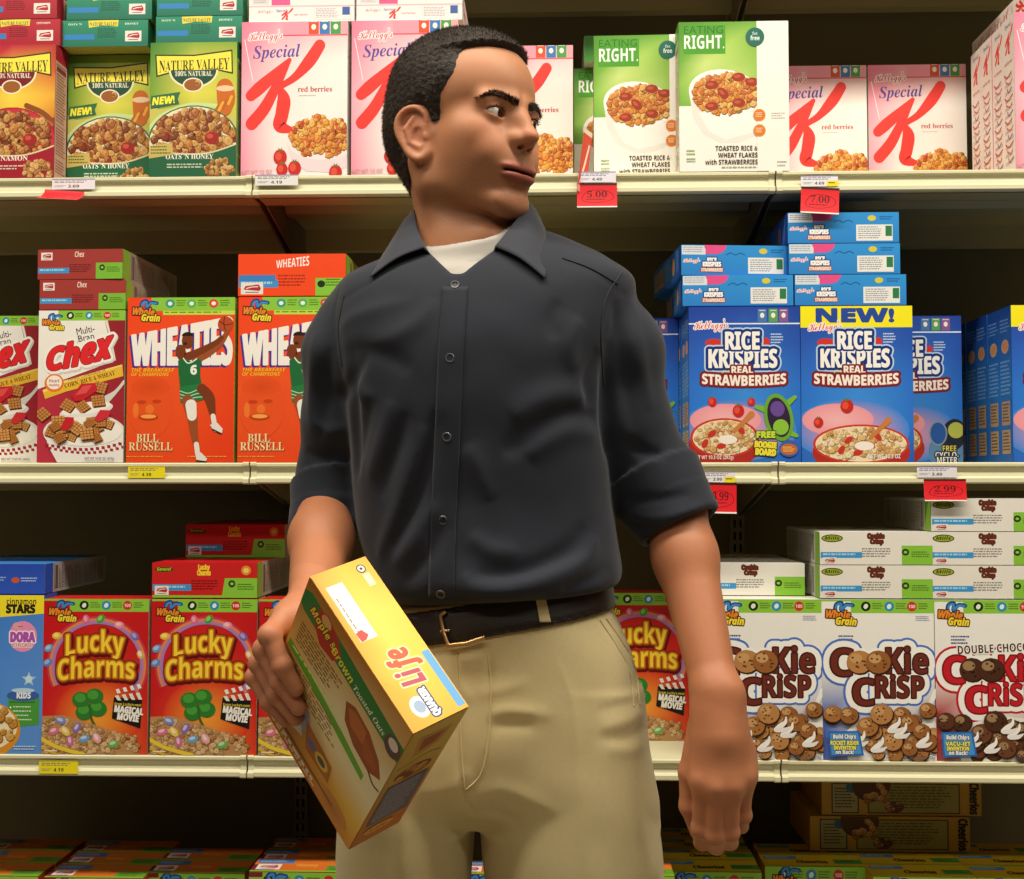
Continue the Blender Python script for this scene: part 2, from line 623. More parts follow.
# ---- strawberry flakes with the big letter
def red_k(A, x, y, s, col='ee3a32'):
    """the tall brush-stroke letter; x, y: its top left in the drawing, s: its height"""
    k = s / 360
    P = lambda *q: [(x + a * k, y + b * k) for a, b in q]
    A.stroke(P((305, 18), (262, 80), (205, 140), (150, 175), (136, 195)), [46 * k, 50 * k, 32 * k, 24 * k, 24 * k], col, 8)
    A.stroke(P((180, 72), (120, 130), (60, 180), (22, 212)), [14 * k, 40 * k, 50 * k, 44 * k], col, 8)
    A.stroke(P((182, 74), (135, 160), (80, 260), (26, 322)), [14 * k, 34 * k, 48 * k, 50 * k], col, 8)
    A.stroke(P((142, 185), (158, 230), (150, 290), (142, 330), (178, 346)), [22 * k, 54 * k, 54 * k, 52 * k, 30 * k], col, 8)
    A.poly(P((150, 330), (196, 336), (190, 352), (160, 360)), col)

def art_special(w, h):
    A = Art(w, h, (44, 95, 484, 700), 7)
    A.grad(44, 95, 484, 700, [['ee7c98', 'f09cb0', 'f0a4b4', 'f4b4bc'], ['ee90a6', 'f4c8cc', 'f6e4e0', 'f4ece6'], ['f0a8b8', 'f4e0dc', 'f4ece6', 'f4ece6'],
                              ['f09cb0', 'f6e8e4', 'f4ece6', 'f4ece6'], ['ee90a6', 'f4dcdc', 'f4ece8', 'f4ece8']])
    A.rect(215, 92, 320, 148, 'f29aac')
    A.rect(205, 147, 484, 152, 'd84860')
    for x0, c in ((322, 'd8502c'), (368, '3a78b8'), (414, '4a9a4c')):
        badge(A, x0, 88, x0 + 42, 146, c)
    A.rect(458, 92, 484, 147, 'f2a4b0')
    kelloggs(A, 72, 168, 142, 34)
    A.text('Special', 190, 236, 50, '5a489c', 'si', fit=198, rot=-2)
    A.stroke([(56, 165), (72, 240), (92, 330)], 3, 'fbeef0')
    red_k(A, 62, 172, 362)
    A.text('red berries', 350, 372, 21, 'c04444', 's', fit=142)
    A.lines(282, 385, 360, 393, 1, 'd8b8b4')
    A.poly([(240, 590), (262, 650), (320, 685), (420, 690), (484, 670), (484, 560)], 'ead8dc')
    A.ell(380, 570, 142, 70, 'f0e4e4', 30)
    A.blobs(inell(376, 548, 126, 78), 300, 15, ['d9822a', 'c86a20', 'e2a044', 'c04a24', 'dc9438', 'e8b45a'], squash=0.4, bounds=(244, 470, 484, 640))
    for bx, by, r in ((208, 628, 28), (216, 676, 24), (268, 672, 27), (438, 690, 27)):
        berry(A, bx, by, r)
    A.text('NET WT 12 OZ', 110, 692, 15, 'd8a8b0', 'b', fit=130)
    return A.mesh('strawberry_flake_box_print')

def flap_special(w, d):
    A = Art(w, d, (70, -36, 492, 82), 2)
    A.bg('efe4e2')
    A.rect(70, 14, 492, 19, 'f0b0bc')
    A.rect(160, -36, 235, 12, 'e85a90')
    A.rect(84, -30, 150, 8, 'd8d0d0')
    A.lines(90, -24, 146, 4, 4, 'a8a0a4')
    kelloggs(A, 104, 44, 60, 15)
    A.text('Special', 200, 40, 11, '5a489c', 'si', fit=44)
    red_k(A, 200, 24, 52)
    A.text('red berries', 278, 56, 8, 'c89098', 's', fit=56)
    A.rect(330, 20, 478, 76, 'd8d0d0')
    A.rect(332, 22, 476, 74, 'ece4e2')
    A.lines(338, 28, 436, 70, 6, 'a8a0a4')
    A.rect(444, 22, 474, 56, '3a60a0')
    return A.mesh('strawberry_flake_box_top_print')

def side_special(w, h):
    A = Art(w, h, (0, 0, 60, 260), 3)
    A.bg('f0e6e0')
    red_k(A, 14, 16, 46)
    A.text('Special', 30, 16, 7, '5a489c', 'si', fit=32)
    A.text('red berries', 30, 78, 6, 'c04444', 's', fit=40)
    for i in range(12):
        y = 92 + i * 13
        A.stroke([(8 + (i * 7) % 20, y), (22 + (i * 11) % 16, y + 7), (44 + (i * 5) % 10, y + 2)], 3.4, ['c85048', 'd07a6a', '8a6a90'][i % 3])
        A.lines(10, y + 5, 52, y + 11, 2, 'b08078')
    return A.mesh('strawberry_flake_box_side_print')

# ---- green and white flakes
def art_right(w, h):
    A = Art(w, h, (578, 68, 986, 615), 9)
    A.bg('f2efe6')
    A.grad(578, 68, 868, 376, [['4e8c24', '5c9830', '62a032', '70a83c'], ['58982c', '8cbc4c', 'a8cc5c', '84b444'], ['6ca834', 'c8dc80', 'b0d068', '94c04c'], ['88bc44', 'b8d474', 'ccdc8c', 'a0c858'], ['70ac38', '88bc4c', '9cc85c', '84b848']])
    A.rect(594, 80, 752, 186, '4c9c28')
    A.text('EATING', 671, 111, 29, '2c7018', 'i', fit=146)
    A.text('RIGHT.', 673, 166, 48, 'f4f6ee', 'b', fit=150)
    A.poly([(616, 330), (630, 420), (668, 480), (730, 512), (800, 510), (868, 484), (868, 300)], 'e6e2da')
    A.poly([(650, 400), (690, 470), (750, 500), (868, 470), (868, 400)], 'f4f0ea')
    A.ell(748, 330, 134, 86, 'f8f6f2', 34, rot=8)
    A.blobs(inell(752, 330, 120, 72), 320, 14, ['d98c34', 'c8742a', 'e2a850', 'e0b468', 'c86a2c'], squash=0.45, bounds=(625, 240, 868, 420))
    for bx, by in ((800, 272), (700, 300), (800, 366), (700, 378), (850, 290), (742, 330)):
        A.ell(bx, by, 25, 16, 'a03420', 12, rot=bx % 50)
        A.ell(bx - 5, by - 3, 13, 6, 'c05838', 10, rot=bx % 50)
    A.poly([(868, 68), (986, 68), (986, 615), (868, 615)], 'f2efe6')
    A.ell(862, 126, 35, 35, '1f6a5a', 24)
    A.text('fat', 862, 118, 12, 'd8ece4', 'i', fit=20)
    A.text('free', 862, 138, 16, 'f4f8f4', 'b', fit=34)
    for y in (412, 468):
        A.ell(876, y, 23, 23, 'e08a2c', 20)
        A.ell(876, y, 19, 19, 'd8782a', 20)
        A.lines(862, y - 10, 890, y + 10, 3, 'f4d8b0')
    for t, y, f in (('TOASTED RICE &', 540, 156), ('WHEAT FLAKES', 565, 146), ('with STRAWBERRIES', 590, 194)):
        A.text(t, 868, y, 17, '4a3a22', 'b', fit=f, al='r')
    A.lines(735, 598, 868, 608, 1, 'b0a890')
    A.lines(920, 404, 972, 430, 3, 'b8b4a4')
    A.lines(604, 536, 640, 560, 2, '98b078')
    A.lines(604, 566, 640, 584, 2, '98b078')
    A.lines(940, 580, 980, 606, 2, 'a8a490')
    return A.mesh('green_white_flake_box_print')

def flap_plain(w, d, base='6a6a58', ink='40402c', strip=None):
    A = Art(w, d, (0, 0, 200, 60), 6)
    A.bg(base)
    if strip:
        A.rect(0, 0, 28, 60, strip)
    for x in (50, 92, 130, 168):
        A.rect(x, 6, x + 1.5, 54, ink)
    A.lines(56, 14, 160, 44, 4, ink)
    return A.mesh('box_top_print')

# ---- bran squares
def art_chex(w, h):
    A = Art(w, h, (134, 295, 428, 818), 11)
    A.grad(134, 295, 428, 818, [['b0303a', '8c2028'], ['b83040', '9c2430'], ['c03448', 'a82a30']])
    A.poly([(134, 295), (350, 295), (392, 470), (134, 566)], 'f0ece4')
    A.poly([(350, 300), (362, 340), (378, 400), (386, 470), (398, 468), (380, 380), (360, 295)], 'e8e0d4')
    goodness_strip(A, 200, 295, 428, 330)
    A.rect(134, 295, 200, 330, 'f0ece4')
    whole_grain(A, 146, 362, 74)
    A.text('Multi-', 296, 374, 24, '4a3a34', 'i', fit=62, rot=-12)
    A.text('Bran', 298, 398, 22, '4a3a34', 'i', fit=54, rot=-12)
    def grow(fx, fy, W, cap):
        return fx * W, (fy * (0.95 + 0.25 * fx)) * cap + fx * W * 0.22 - 0.02 * W * math.sin(PI * (fx + .5))
    for o in (5, 0):
        A.text('Chex', 276 + o, 478 + o, 84, '8a1820' if o else 'e0282c', 'bi', fit=220, out=[(0.12, 'f4f0ea'), (0.05, '8a1820')] if not o else [(0.12, 'd8d0c4')], bold=0.03, warp=grow)
    A.poly([(150, 570), (220, 538), (420, 482), (424, 522), (230, 575), (160, 600)], 'e8b838')
    A.poly([(150, 570), (220, 538), (420, 482), (420, 488), (225, 545), (155, 578)], 'f4d870')
    A.text('CORN, RICE & WHEAT', 312, 540, 15, '5a2a14', 's', fit=176, rot=-15)
    A.text('Perfect Combination of', 302, 522, 10, '6a3a18', 'i', fit=130, rot=-15)
    A.ell(190, 545, 33, 31, 'e87a28', 20)
    A.ell(190, 543, 26, 24, 'f8f0e4', 20)
    A.text('Heart', 190, 543, 11, 'c03028', 'b', fit=36)
    A.text('Healthy', 190, 556, 8, 'c03028', 'b', fit=36)
    def square(x, y, r, rot, c):
        p = [(x + r * math.cos(rot + k * PI / 2), y + .85 * r * math.sin(rot + k * PI / 2)) for k in range(4)]
        A.poly([(a + r * .1, b + r * .16) for a, b in p], '5a2a10')
        A.poly(p, c)
        for t in (.25, .5, .75):
            for i in (0, 1):
                a = tuple(p[i][q] * (1 - t) + p[i + 1][q] * t for q in (0, 1))
                b = tuple(p[(i + 3) % 4][q] * (1 - t) + p[i + 2][q] * t for q in (0, 1))
                A.stroke([a, b], r * .07, '8a5020', cap=False, sm=False)
    A.stroke([(428, 540), (400, 575), (370, 600)], [10, 12, 26], 'd8d4cc')
    A.ell(300, 640, 92, 26, 'e4e0d8', 26, rot=-10)
    A.ell(300, 632, 84, 20, 'f6f2ea', 26, rot=-10)
    for x, y, r in ((238, 622, 30), (346, 560, 30), (288, 626, 28), (340, 606, 30), (152, 652, 30)):
        square(x, y, r, .4 + x * .07, 'c88a48')
    A.poly([(250, 590), (282, 548), (330, 545), (338, 570), (290, 605), (262, 608)], 'c8242c')
    A.poly([(262, 588), (288, 556), (320, 552), (300, 580)], 'e05050')
    A.ell(295, 715, 140, 66, 'e8e4de', 30)
    A.poly([(160, 705), (172, 760), (205, 818), (428, 818), (428, 700)], 'eeeae4')
    for i in range(15):
        a = 164 + i * 19
        yy = 752 + 20 * math.sin((i) / 14 * PI) - i * .6
        A.poly([(a, yy), (a + 11, yy + 1), (a + 12, yy + 11), (a + 1, yy + 10)], 'a82430')
        A.poly([(a + 10, yy + 12), (a + 21, yy + 13), (a + 21, yy + 22), (a + 11, yy + 21)], 'a82430')
    A.ell(295, 712, 128, 50, 'f4f0e4', 30)
    for i in range(20):
        square(A.rnd.uniform(185, 405), A.rnd.uniform(675, 735), A.rnd.uniform(22, 32), A.rnd.uniform(0, 3), A.rnd.choice(['c88a48', 'b87838', 'd89c58']))
    A.poly([(215, 700), (235, 662), (262, 664), (258, 690), (232, 712)], 'c8242c')
    A.poly([(330, 670), (350, 638), (384, 640), (380, 662), (346, 680)], 'd03038')
    A.text('NET WT 15.65 OZ (443g)', 350, 808, 8, '6a5a54', 'b', fit=100)
    return A.mesh('bran_square_box_print')

def flap_gm(w, d, kind):
    """top flap: stamp and blue strip at the left, small name in the middle, green patch at the lower right"""
    base = {'chex': 'a03a34', 'lucky': 'c82020', 'crisp': 'e6e2d8', 'wheat': 'f04a1c'}[kind]
    A = Art(w, d, (0, 0, 300, 95 if kind != 'wheat' else 130), 8)
    H = A.frm[3]
    A.bg(base)
    ink = {'chex': '6a1c1c', 'lucky': '7a1010', 'crisp': '8a8680', 'wheat': 'a82a10'}[kind]
    A.rect(2, H * .62, 112, H * .8, '3a94d0')
    A.lines(8, H * .66, 100, H * .78, 1, 'a8d4ec')
    if kind == 'chex':
        stamp(A, 12, H * .1, 40, H * .26)
        A.text('Chex', 148, H * .26, 17, 'f0d8c8', 'bi', fit=34)
        A.rect(206, H * .46, 300, H, '7ab838')
    elif kind == 'lucky':
        A.ell(34, H * .2, 28, H * .07, '2a4a10')
        A.text('General', 34, H * .23, 8, 'c8d820', 'bi', fit=40)
        A.text('Lucky', 148, H * .2, 13, 'f4d030', 'b', fit=32, bold=.04)
        A.text('Charms', 148, H * .36, 13, 'f4d030', 'b', fit=38, bold=.04)
        A.ell(268, H * .22, 14, 13, 'e08a3a')
        A.ell(268, H * .22, 8, 7, 'f0d060')
        A.poly([(208, H * .44), (300, H * .44), (300, H), (2, H), (2, H * .93), (200, H * .93)], '86c23c')
        stamp(A, 8, H * .66, 40, H * .26)
    elif kind == 'crisp':
        A.ell(33, H * .2, 29, H * .12, '2a3a10')
        A.ell(33, H * .2, 26, H * .09, '9aa830')
        A.text('Mills', 33, H * .24, 9, '1c2408', 'bi', fit=40)
        A.text('Cookie', 150, H * .2, 13, '6a2a18', 'b', fit=44, bold=.05, out=[(.12, '3a1a10')])
        A.text('Crisp', 152, H * .36, 12, '6a2a18', 'b', fit=34, bold=.05, out=[(.12, '3a1a10')])
        A.rect(218, H * .42, 300, H, '86c23c')
        stamp(A, 8, H * .78, 36, H * .2)
    else:
        def grow(fx, fy, W, cap):
            return fx * W, fy * cap * (1 + .25 * fx) + fx * W * .08
        A.text('WHEATIES', 152, 40, 26, 'f6f0e8', 'b', fit=92, warp=grow, bold=.02)
        stamp(A, 8, H * .68, 62, H * .28)
        A.rect(216, H * .58, 300, H, '86c23c')
        A.ell(232, H * .72, 11, 11, '1e2a18', 14)
        A.rect(2, H * .5, 104, H * .64, '3a80c8')
    A.lines(112, H * .5, 196, H * .8, 4, ink)
    if kind in ('chex', 'crisp', 'lucky'):
        A.ell(228, H * (.62 if kind != 'lucky' else .6), 10, 10, '2a3a18', 14)
        A.ell(228, H * (.62 if kind != 'lucky' else .6), 5, 4, '9ac058', 10)
    A.lines(244, H * .6, 294, H * .8, 3, '4a6a20')
    return A.mesh('box_top_print')

# ---- orange champion's box
def art_wheat(w, h):
    A = Art(w, h, (28, 253, 397, 818), 13)
    A.grad(28, 253, 397, 818, [['f0441a', 'f0481c', 'ee4418'], ['f24c1e', 'f25420', 'ee4418'], ['ee5a1e', 'ee5420', 'ec4418'], ['e84a18', 'ec4a1a', 'e83c14']])
    A.rect(110, 253, 397, 299, '8cc63e')
    for x, c in ((174, '3a9a8c'), (248, '58b060'), (324, 'd8482c')):
        A.ell(x, 274, 16, 15, c, 16)
        A.ell(x, 274, 8, 7, 'f0f4e4', 10)
        A.lines(x + 22, 262, x + 56, 286, 3, '4a7a1c')
    A.rect(150, 299, 397, 313, 'c4dc50')
    A.lines(156, 302, 392, 311, 1, '5a8a20')
    whole_grain(A, 44, 334, 96)
    def fan(fx, fy, W, cap):
        k = fx + .5
        return fx * W, (fy * (1 + .6 * k) + k * .02) * cap
    for dx, dy, c in ((-6, 5, '3a2a8c'), (-3, 3, '4a38a0')):
        A.text('WHEATIES', 216 + dx, 484 + dy, 98, c, 'b', fit=342, warp=fan, bold=.035)
    A.text('WHEATIES', 216, 484, 98, 'f4efe6', 'b', fit=342, warp=fan, bold=.03)
    A.text('THE BREAKFAST', 117, 508, 12, 'f4c02c', 'bi', fit=148, shear=.1)
    A.text('OF CHAMPIONS', 107, 523, 12, 'f4c02c', 'bi', fit=130, shear=.1)
    # faint portrait printed orange on orange
    A.ell(110, 630, 78, 104, 'e4571c', 28, rim='ee5220')
    A.ell(110, 560, 66, 36, 'd84a18', 24, rim='e8521c')
    A.ell(80, 612, 16, 7, 'c83e14', 14)
    A.ell(132, 610, 16, 7, 'c83e14', 14)
    A.ell(108, 636, 15, 16, 'f0742c', 14)
    A.ell(104, 664, 34, 12, 'c03a14', 18)
    A.ell(104, 661, 27, 7, 'f4a850', 18)
    A.ell(60, 640, 10, 26, 'f07a2c', 14)
    for o, c in ((2, '9a2a10'), (0, 'f4e0a4')):
        A.text('BILL', 102 + o, 748 + o, 28, c, 's', fit=76)
        A.text('RUSSELL', 113 + o, 777 + o, 28, c, 's', fit=150)
    A.lines(30, 796, 160, 804, 1, 'f0a040')
    A.lines(240, 796, 375, 804, 1, 'f0a040')
    # the ball player
    sk, sk2 = '7a3818', '9a5028'
    A.ell(366, 346, 27, 27, 'b84a22', 22)
    A.stroke([(345, 336), (366, 348), (390, 344)], 3, '5a1c10')
    A.stroke([(362, 320), (360, 346), (368, 372)], 3, '5a1c10')
    A.stroke([(268, 462), (312, 440), (350, 408), (372, 372)], [34, 28, 22, 16], sk2)
    A.stroke([(212, 432), (222, 458), (262, 446), (330, 412), (352, 392)], [34, 32, 26, 20, 16], sk)
    A.ell(236, 402, 20, 28, sk, 20)
    A.ell(236, 386, 20, 14, '2a140a', 18, a0=180, a1=360)
    A.ell(228, 412, 7, 5, '3a1408', 10)
    A.poly([(204, 470), (222, 462), (250, 474), (274, 462), (282, 470), (280, 520), (286, 552), (212, 562), (206, 510)], '1f6a38')
    A.stroke([(222, 462), (236, 478), (250, 476), (268, 464)], 4, 'e8f0e4')
    A.text('6', 258, 517, 30, 'f0f4ec', 'b', fit=20, bold=.03)
    A.poly([(210, 560), (286, 548), (300, 600), (272, 610), (252, 596), (240, 614), (214, 612)], '247a40')
    for i in range(3):
        A.stroke([(212 + i, 574 + i * 12), (240, 582 + i * 10), (268, 572 + i * 12), (296, 566 + i * 14)], 3, 'c8dcc4')
    A.stroke([(286, 566), (312, 596), (322, 640), (328, 672)], [34, 36, 24, 16], sk)
    A.stroke([(326, 660), (330, 682)], 17, 'ece6dc')
    A.poly([(316, 690), (338, 680), (360, 704), (356, 722), (330, 712)], 'e8e4dc')
    A.stroke([(326, 706), (354, 720)], 5, '2a2420')
    A.stroke([(238, 606), (254, 660), (262, 720), (272, 772)], [38, 34, 24, 15], sk2)
    A.stroke([(250, 622), (254, 660)], [38, 32], 'f0ece4')
    A.stroke([(270, 756), (275, 790)], 17, 'ece6dc')
    A.poly([(266, 786), (286, 784), (308, 806), (300, 818), (272, 814)], 'e8e4dc')
    A.stroke([(272, 812), (304, 816)], 5, '2a2420')
    return A.mesh('orange_box_print')

# ---- blue crisped-rice boxes
def art_rice(w, h, kind='free'):
    A = Art(w, h, (148, 318, 492, 797), 17)
    A.grad(148, 318, 492, 797, [['1c3f9c', '2348a8', '1c3f9c'], ['2858b8', '2f6cc8', '2454b4'], ['2a70d0', '3a8ae0', '2a70d0'], ['2a78d8', '3f94e4', '2a74d4'], ['2a64c4', '3478d0', '2458b8']])
    if kind == 'new':
        A.rect(148, 318, 492, 384, 'f4e81c')
        A.text('NEW!', 316, 366, 38, '24489c', 'b', fit=236, bold=.06, sx=1.5)
        kelloggs(A, 172, 394, 104, 26)
    else:
        A.rect(148, 369, 492, 373, 'e8eef4')
        for x0, c in ((362, '4878b0'), (396, '5aa05c'), (428, '8a5a98')):
            badge(A, x0, 325, x0 + 28, 366, c)
        kelloggs(A, 164, 388, 106, 26)
    dk = '16307c'
    navy = [(.19, 'b8d4f0'), (.13, dk)]
    A.ell(226, 430, 28, 13, 'd03428', 16)
    A.ell(385, 428, 14, 14, 'd03428', 16)
    A.lines(402, 402, 440, 436, 4, 'c8dcf0')
    A.text('RICE', 314, 450, 52, 'f6f4ee', 'b', fit=104, out=navy)
    A.text('KRISPIES', 315, 506, 54, 'f6f4ee', 'b', fit=210, out=navy, bold=.022)
    A.text('RICE', 314, 450, 52, 'f6f4ee', 'b', fit=104, out=[(.10, dk)], bold=.022)
    A.text('with', 262, 524, 9, 'e8d84a', 'bi', fit=24)
    maroon = [(.2, '6a1418'), (.15, '8a1c20')]
    A.text('REAL', 313, 524, 21, 'f6efe4', 'b', fit=66, out=maroon, bold=.022)
    def bow(fx, fy, W, cap):
        return fx * W, fy * cap - .35 * cap * (2 * fx) ** 2 * -.6
    A.text('STRAWBERRIES', 318, 562, 30, 'f6efe4', 'b', fit=258, out=maroon, bold=.022, warp=bow)
    # rosy glow, bowl of crisped rice
    A.ell(300, 700, 180, 96, 'f0a0a8', 30, rim='3a86dc')
    A.ell(260, 668, 110, 50, 'f4b8bc', 26, rim='ee9aa4')
    if kind == 'cyclo':
        A.ell(470, 760, 90, 80, '5a88b8', 24)
        A.ell(462, 705, 40, 52, '20283a', 24, rot=12)
        A.ell(470, 690, 26, 26, 'b8c058', 22)
        A.ell(412, 700, 30, 40, '8898a8', 22)
        A.ell(412, 700, 25, 35, '2a5aa8', 22)
        A.stroke([(440, 750), (452, 800)], 26, '30343c')
        A.text('FREE', 448, 758, 18, 'e8d838', 'b', fit=44, out=[(.14, '182848')])
        A.text('CYCLO-', 440, 780, 19, 'f0f0ea', 'b', fit=76, out=[(.14, '182848')])
        A.text('METER', 440, 796, 19, 'f0f0ea', 'b', fit=66, out=[(.14, '182848')])
    bx = 256 if kind != 'new' else 330
    by = 722 if kind != 'new' else 742
    A.ell(bx, by + 26, 112 if kind != 'new' else 150, 66, 'b02c24', 30)
    A.ell(bx, by, 106 if kind != 'new' else 148, 60, 'c83c2c', 30)
    A.ell(bx, by, 98 if kind != 'new' else 140, 54, 'f0dcb8', 30)
    A.blobs(inell(bx, by, 92 if kind != 'new' else 132, 48), 200, 9, ['e0b878', 'd0a060', 'ecd0a0', 'c8925a', 'f0dcb4'], bounds=(150, 660, 492, 797))
    for dx, dy in ((-38, -12), (30, 4), (-10, 26), (52, -22), (-60, 18)):
        A.ell(bx + dx, by + dy, 15, 9, 'c83428', 12, rot=dx)
    A.ell(bx + 10, by + 6, 30, 14, 'f6ece0', 16)
    A.stroke([(bx + 30, by - 20), (bx + 60, by - 48), (bx + 84, by - 72)], [12, 14, 20], 'c88040')
    if kind == 'new':
        for x, y, r in ((288, 626, 20), (200, 676, 15)):
            berry(A, x, y, r)
        A.text('NET WT 10.3 OZ', 400, 786, 13, 'f4f0ea', 'b', fit=100)
    elif kind == 'free':
        for x, y, r in ((220, 612, 14), (300, 640, 18), (340, 612, 12)):
            berry(A, x, y, r)
        # give-away toy board
        for a, b in (((395, 640), (356, 628)), ((440, 626), (474, 598)), ((440, 700), (478, 716)), ((398, 690), (382, 722))):
            A.stroke([a, b], [22, 12], '7ab838')
        A.ell(424, 660, 44, 74, '6aa832', 26, rot=-12)
        A.ell(424, 660, 34, 62, '30203c', 26, rot=-12)
        A.ell(420, 634, 22, 24, '6a4a98', 20, rot=-12)
        A.ell(430, 690, 24, 24, '8cc43c', 20)
        out = [(.14, '1c3010')]
        A.text('FREE', 384, 722, 18, 'c8e040', 'b', fit=56, out=out, bold=.05)
        A.text('BOOGIE', 382, 754, 19, 'f0e040', 'b', fit=66, out=out, bold=.05, rot=4)
        A.text('BOARD', 382, 776, 19, 'f0e040', 'b', fit=62, out=out, bold=.05, rot=4)
        A.ell(454, 756, 30, 26, '3a60b0', 22)
        A.ell(454, 758, 26, 17, 'c86a28', 20)
        A.lines(436, 750, 472, 768, 3, 'f4c87a')
        A.text('NET WT 10.3 OZ (292g)', 222, 788, 11, 'f4ece4', 'b', fit=124)
    return A.mesh('crisped_rice_box_print')

def flap_rice(w, d):
    A = Art(w, d, (120, 130, 432, 224), 8)
    A.grad(120, 130, 432, 224, [['2f90d4', '2f94dc'], ['2a80cc', '2a84d0']])
    A.rect(122, 132, 190, 160, 'd8dce4')
    A.lines(126, 136, 186, 156, 3, '98a0b0')
    A.ell(218, 130, 32, 28, 'e0508c', 20, a0=0, a1=180)
    A.rect(190, 130, 222, 158, 'e0508c')
    kelloggs(A, 126, 184, 48, 11)
    A.text('RICE', 208, 182, 12, 'f4f4f0', 'b', fit=26, out=[(.2, '16307c')], bold=.05)
    A.text('KRISPIES', 208, 196, 13, 'f4f4f0', 'b', fit=52, out=[(.2, '16307c')], bold=.05)
    A.text('STRAWBERRIES', 208, 212, 10, 'f0d8c8', 'b', fit=62, out=[(.2, '8a2020')], bold=.04)
    A.stroke([(250, 160), (262, 154), (276, 160), (290, 154), (302, 160)], 3, '1c60a8')
    A.ell(356, 148, 12, 9, 'd8c840', 12)
    A.lines(378, 142, 420, 156, 2, '1c60a8')
    A.rect(312, 168, 414, 218, 'e8e8e4')
    A.lines(318, 174, 386, 214, 6, '8890a0')
    A.rect(394, 172, 412, 204, '2a7a48')
    return A.mesh('crisped_rice_box_top_print')

def side_rice(w, h):
    A = Art(w, h, (0, 0, 60, 260), 12)
    A.grad(0, 0, 60, 260, [['1f4898'] * 2, ['2f78c4'] * 2, ['2a68b4'] * 2])
    A.lines(6, 20, 54, 44, 4, '6a98d0')
    A.ell(30, 66, 18, 12, 'c8a070')
    A.ell(30, 66, 12, 7, 'd88a58')
    A.lines(6, 90, 54, 150, 9, '78a8dc')
    for y in (158, 206):
        A.rect(10, y, 50, y + 40, 'b89878')
        A.lines(13, y + 4, 47, y + 37, 6, '5a4030')
    return A.mesh('crisped_rice_box_side_print')

# ---- blue box with a yellow band
def art_stars(w, h):
    A = Art(w, h, (-190, 290, 126, 772), 19)
    A.grad(-190, 290, 126, 772, [['3a78d0', '4a80d0'], ['3f88dc', '5a90dc'], ['4a90e0', '5a90d8']])
    A.poly([(-190, 290), (126, 290), (126, 346), (-190, 372)], 'f2e02c')
    A.text('cinnamon', 56, 318, 18, '2a2418', 'b', fit=92, bold=.02)
    A.text('STARS', 54, 344, 24, '2a2418', 'b', fit=88, bold=.05)
    A.ell(62, 416, 44, 47, 'e890b8', 26)
    A.text('DORA', 62, 432, 28, 'b050b0', 'b', fit=74, out=[(.14, 'f8e8f4'), (.05, '5a3a98')], bold=.05)
    A.text('EXPLORER', 62, 448, 11, 'c84a50', 'b', fit=56, out=[(.12, 'f4e4e4')])
    A.ell(44, 384, 14, 11, 'e8a0a8', 16)
    A.lines(46, 384, 66, 390, 1, '9a4a68')
    st = [(83 + (24 if k % 2 == 0 else 10) * math.sin(k * PI / 5), 546 - (24 if k % 2 == 0 else 10) * math.cos(k * PI / 5)) for k in range(10)]
    A.poly(st, 'a8d0e8')
    A.ell(83, 546, 11, 11, 'c8e4f0', 10)
    A.poly([(20, 604), (66, 592), (116, 600), (116, 684), (66, 690), (20, 684)], '4a9a3c')
    A.ell(66, 596, 50, 17, '3a60a8', 22)
    A.text('KIDS', 68, 604, 17, 'f0f4f0', 'b', fit=42, bold=.03)
    A.ell(66, 580, 36, 7, 'b8d8f0', 18)
    A.lines(26, 614, 110, 622, 1, '2a5a1c')
    for i in range(4):
        A.ell(28, 632 + i * 13, 3, 3, 'f0f4e8', 8)
        A.lines(36, 628 + i * 13, 96, 636 + i * 13, 1, 'd8ecc8')
    A.ell(-60, 700, 120, 90, 'd89028', 28)
    A.ell(-60, 690, 110, 76, 'f0e0b8', 28)
    A.blobs(inell(-60, 690, 100, 66), 60, 15, ['d0a050', 'c08838', 'e0b868'], bounds=(-180, 610, 60, 770))
    A.poly([(-190, 380), (-120, 420), (-80, 560), (-190, 600)], 'd87098')
    A.lines(40, 748, 110, 764, 2, 'c8dcf0')
    return A.mesh('blue_star_box_print')

def flap_stars(w, d):
    A = Art(w, d, (0, 0, 300, 92), 4)
    A.grad(0, 0, 300, 92, [['2a4ab0'] * 2, ['3058c0'] * 2])
    A.lines(110, 40, 190, 56, 2, '98b0e0')
    A.ell(214, 50, 12, 9, 'c85a30')
    A.lines(230, 42, 280, 58, 2, 'b0c4e8')
    return A.mesh('blue_star_box_top_print')

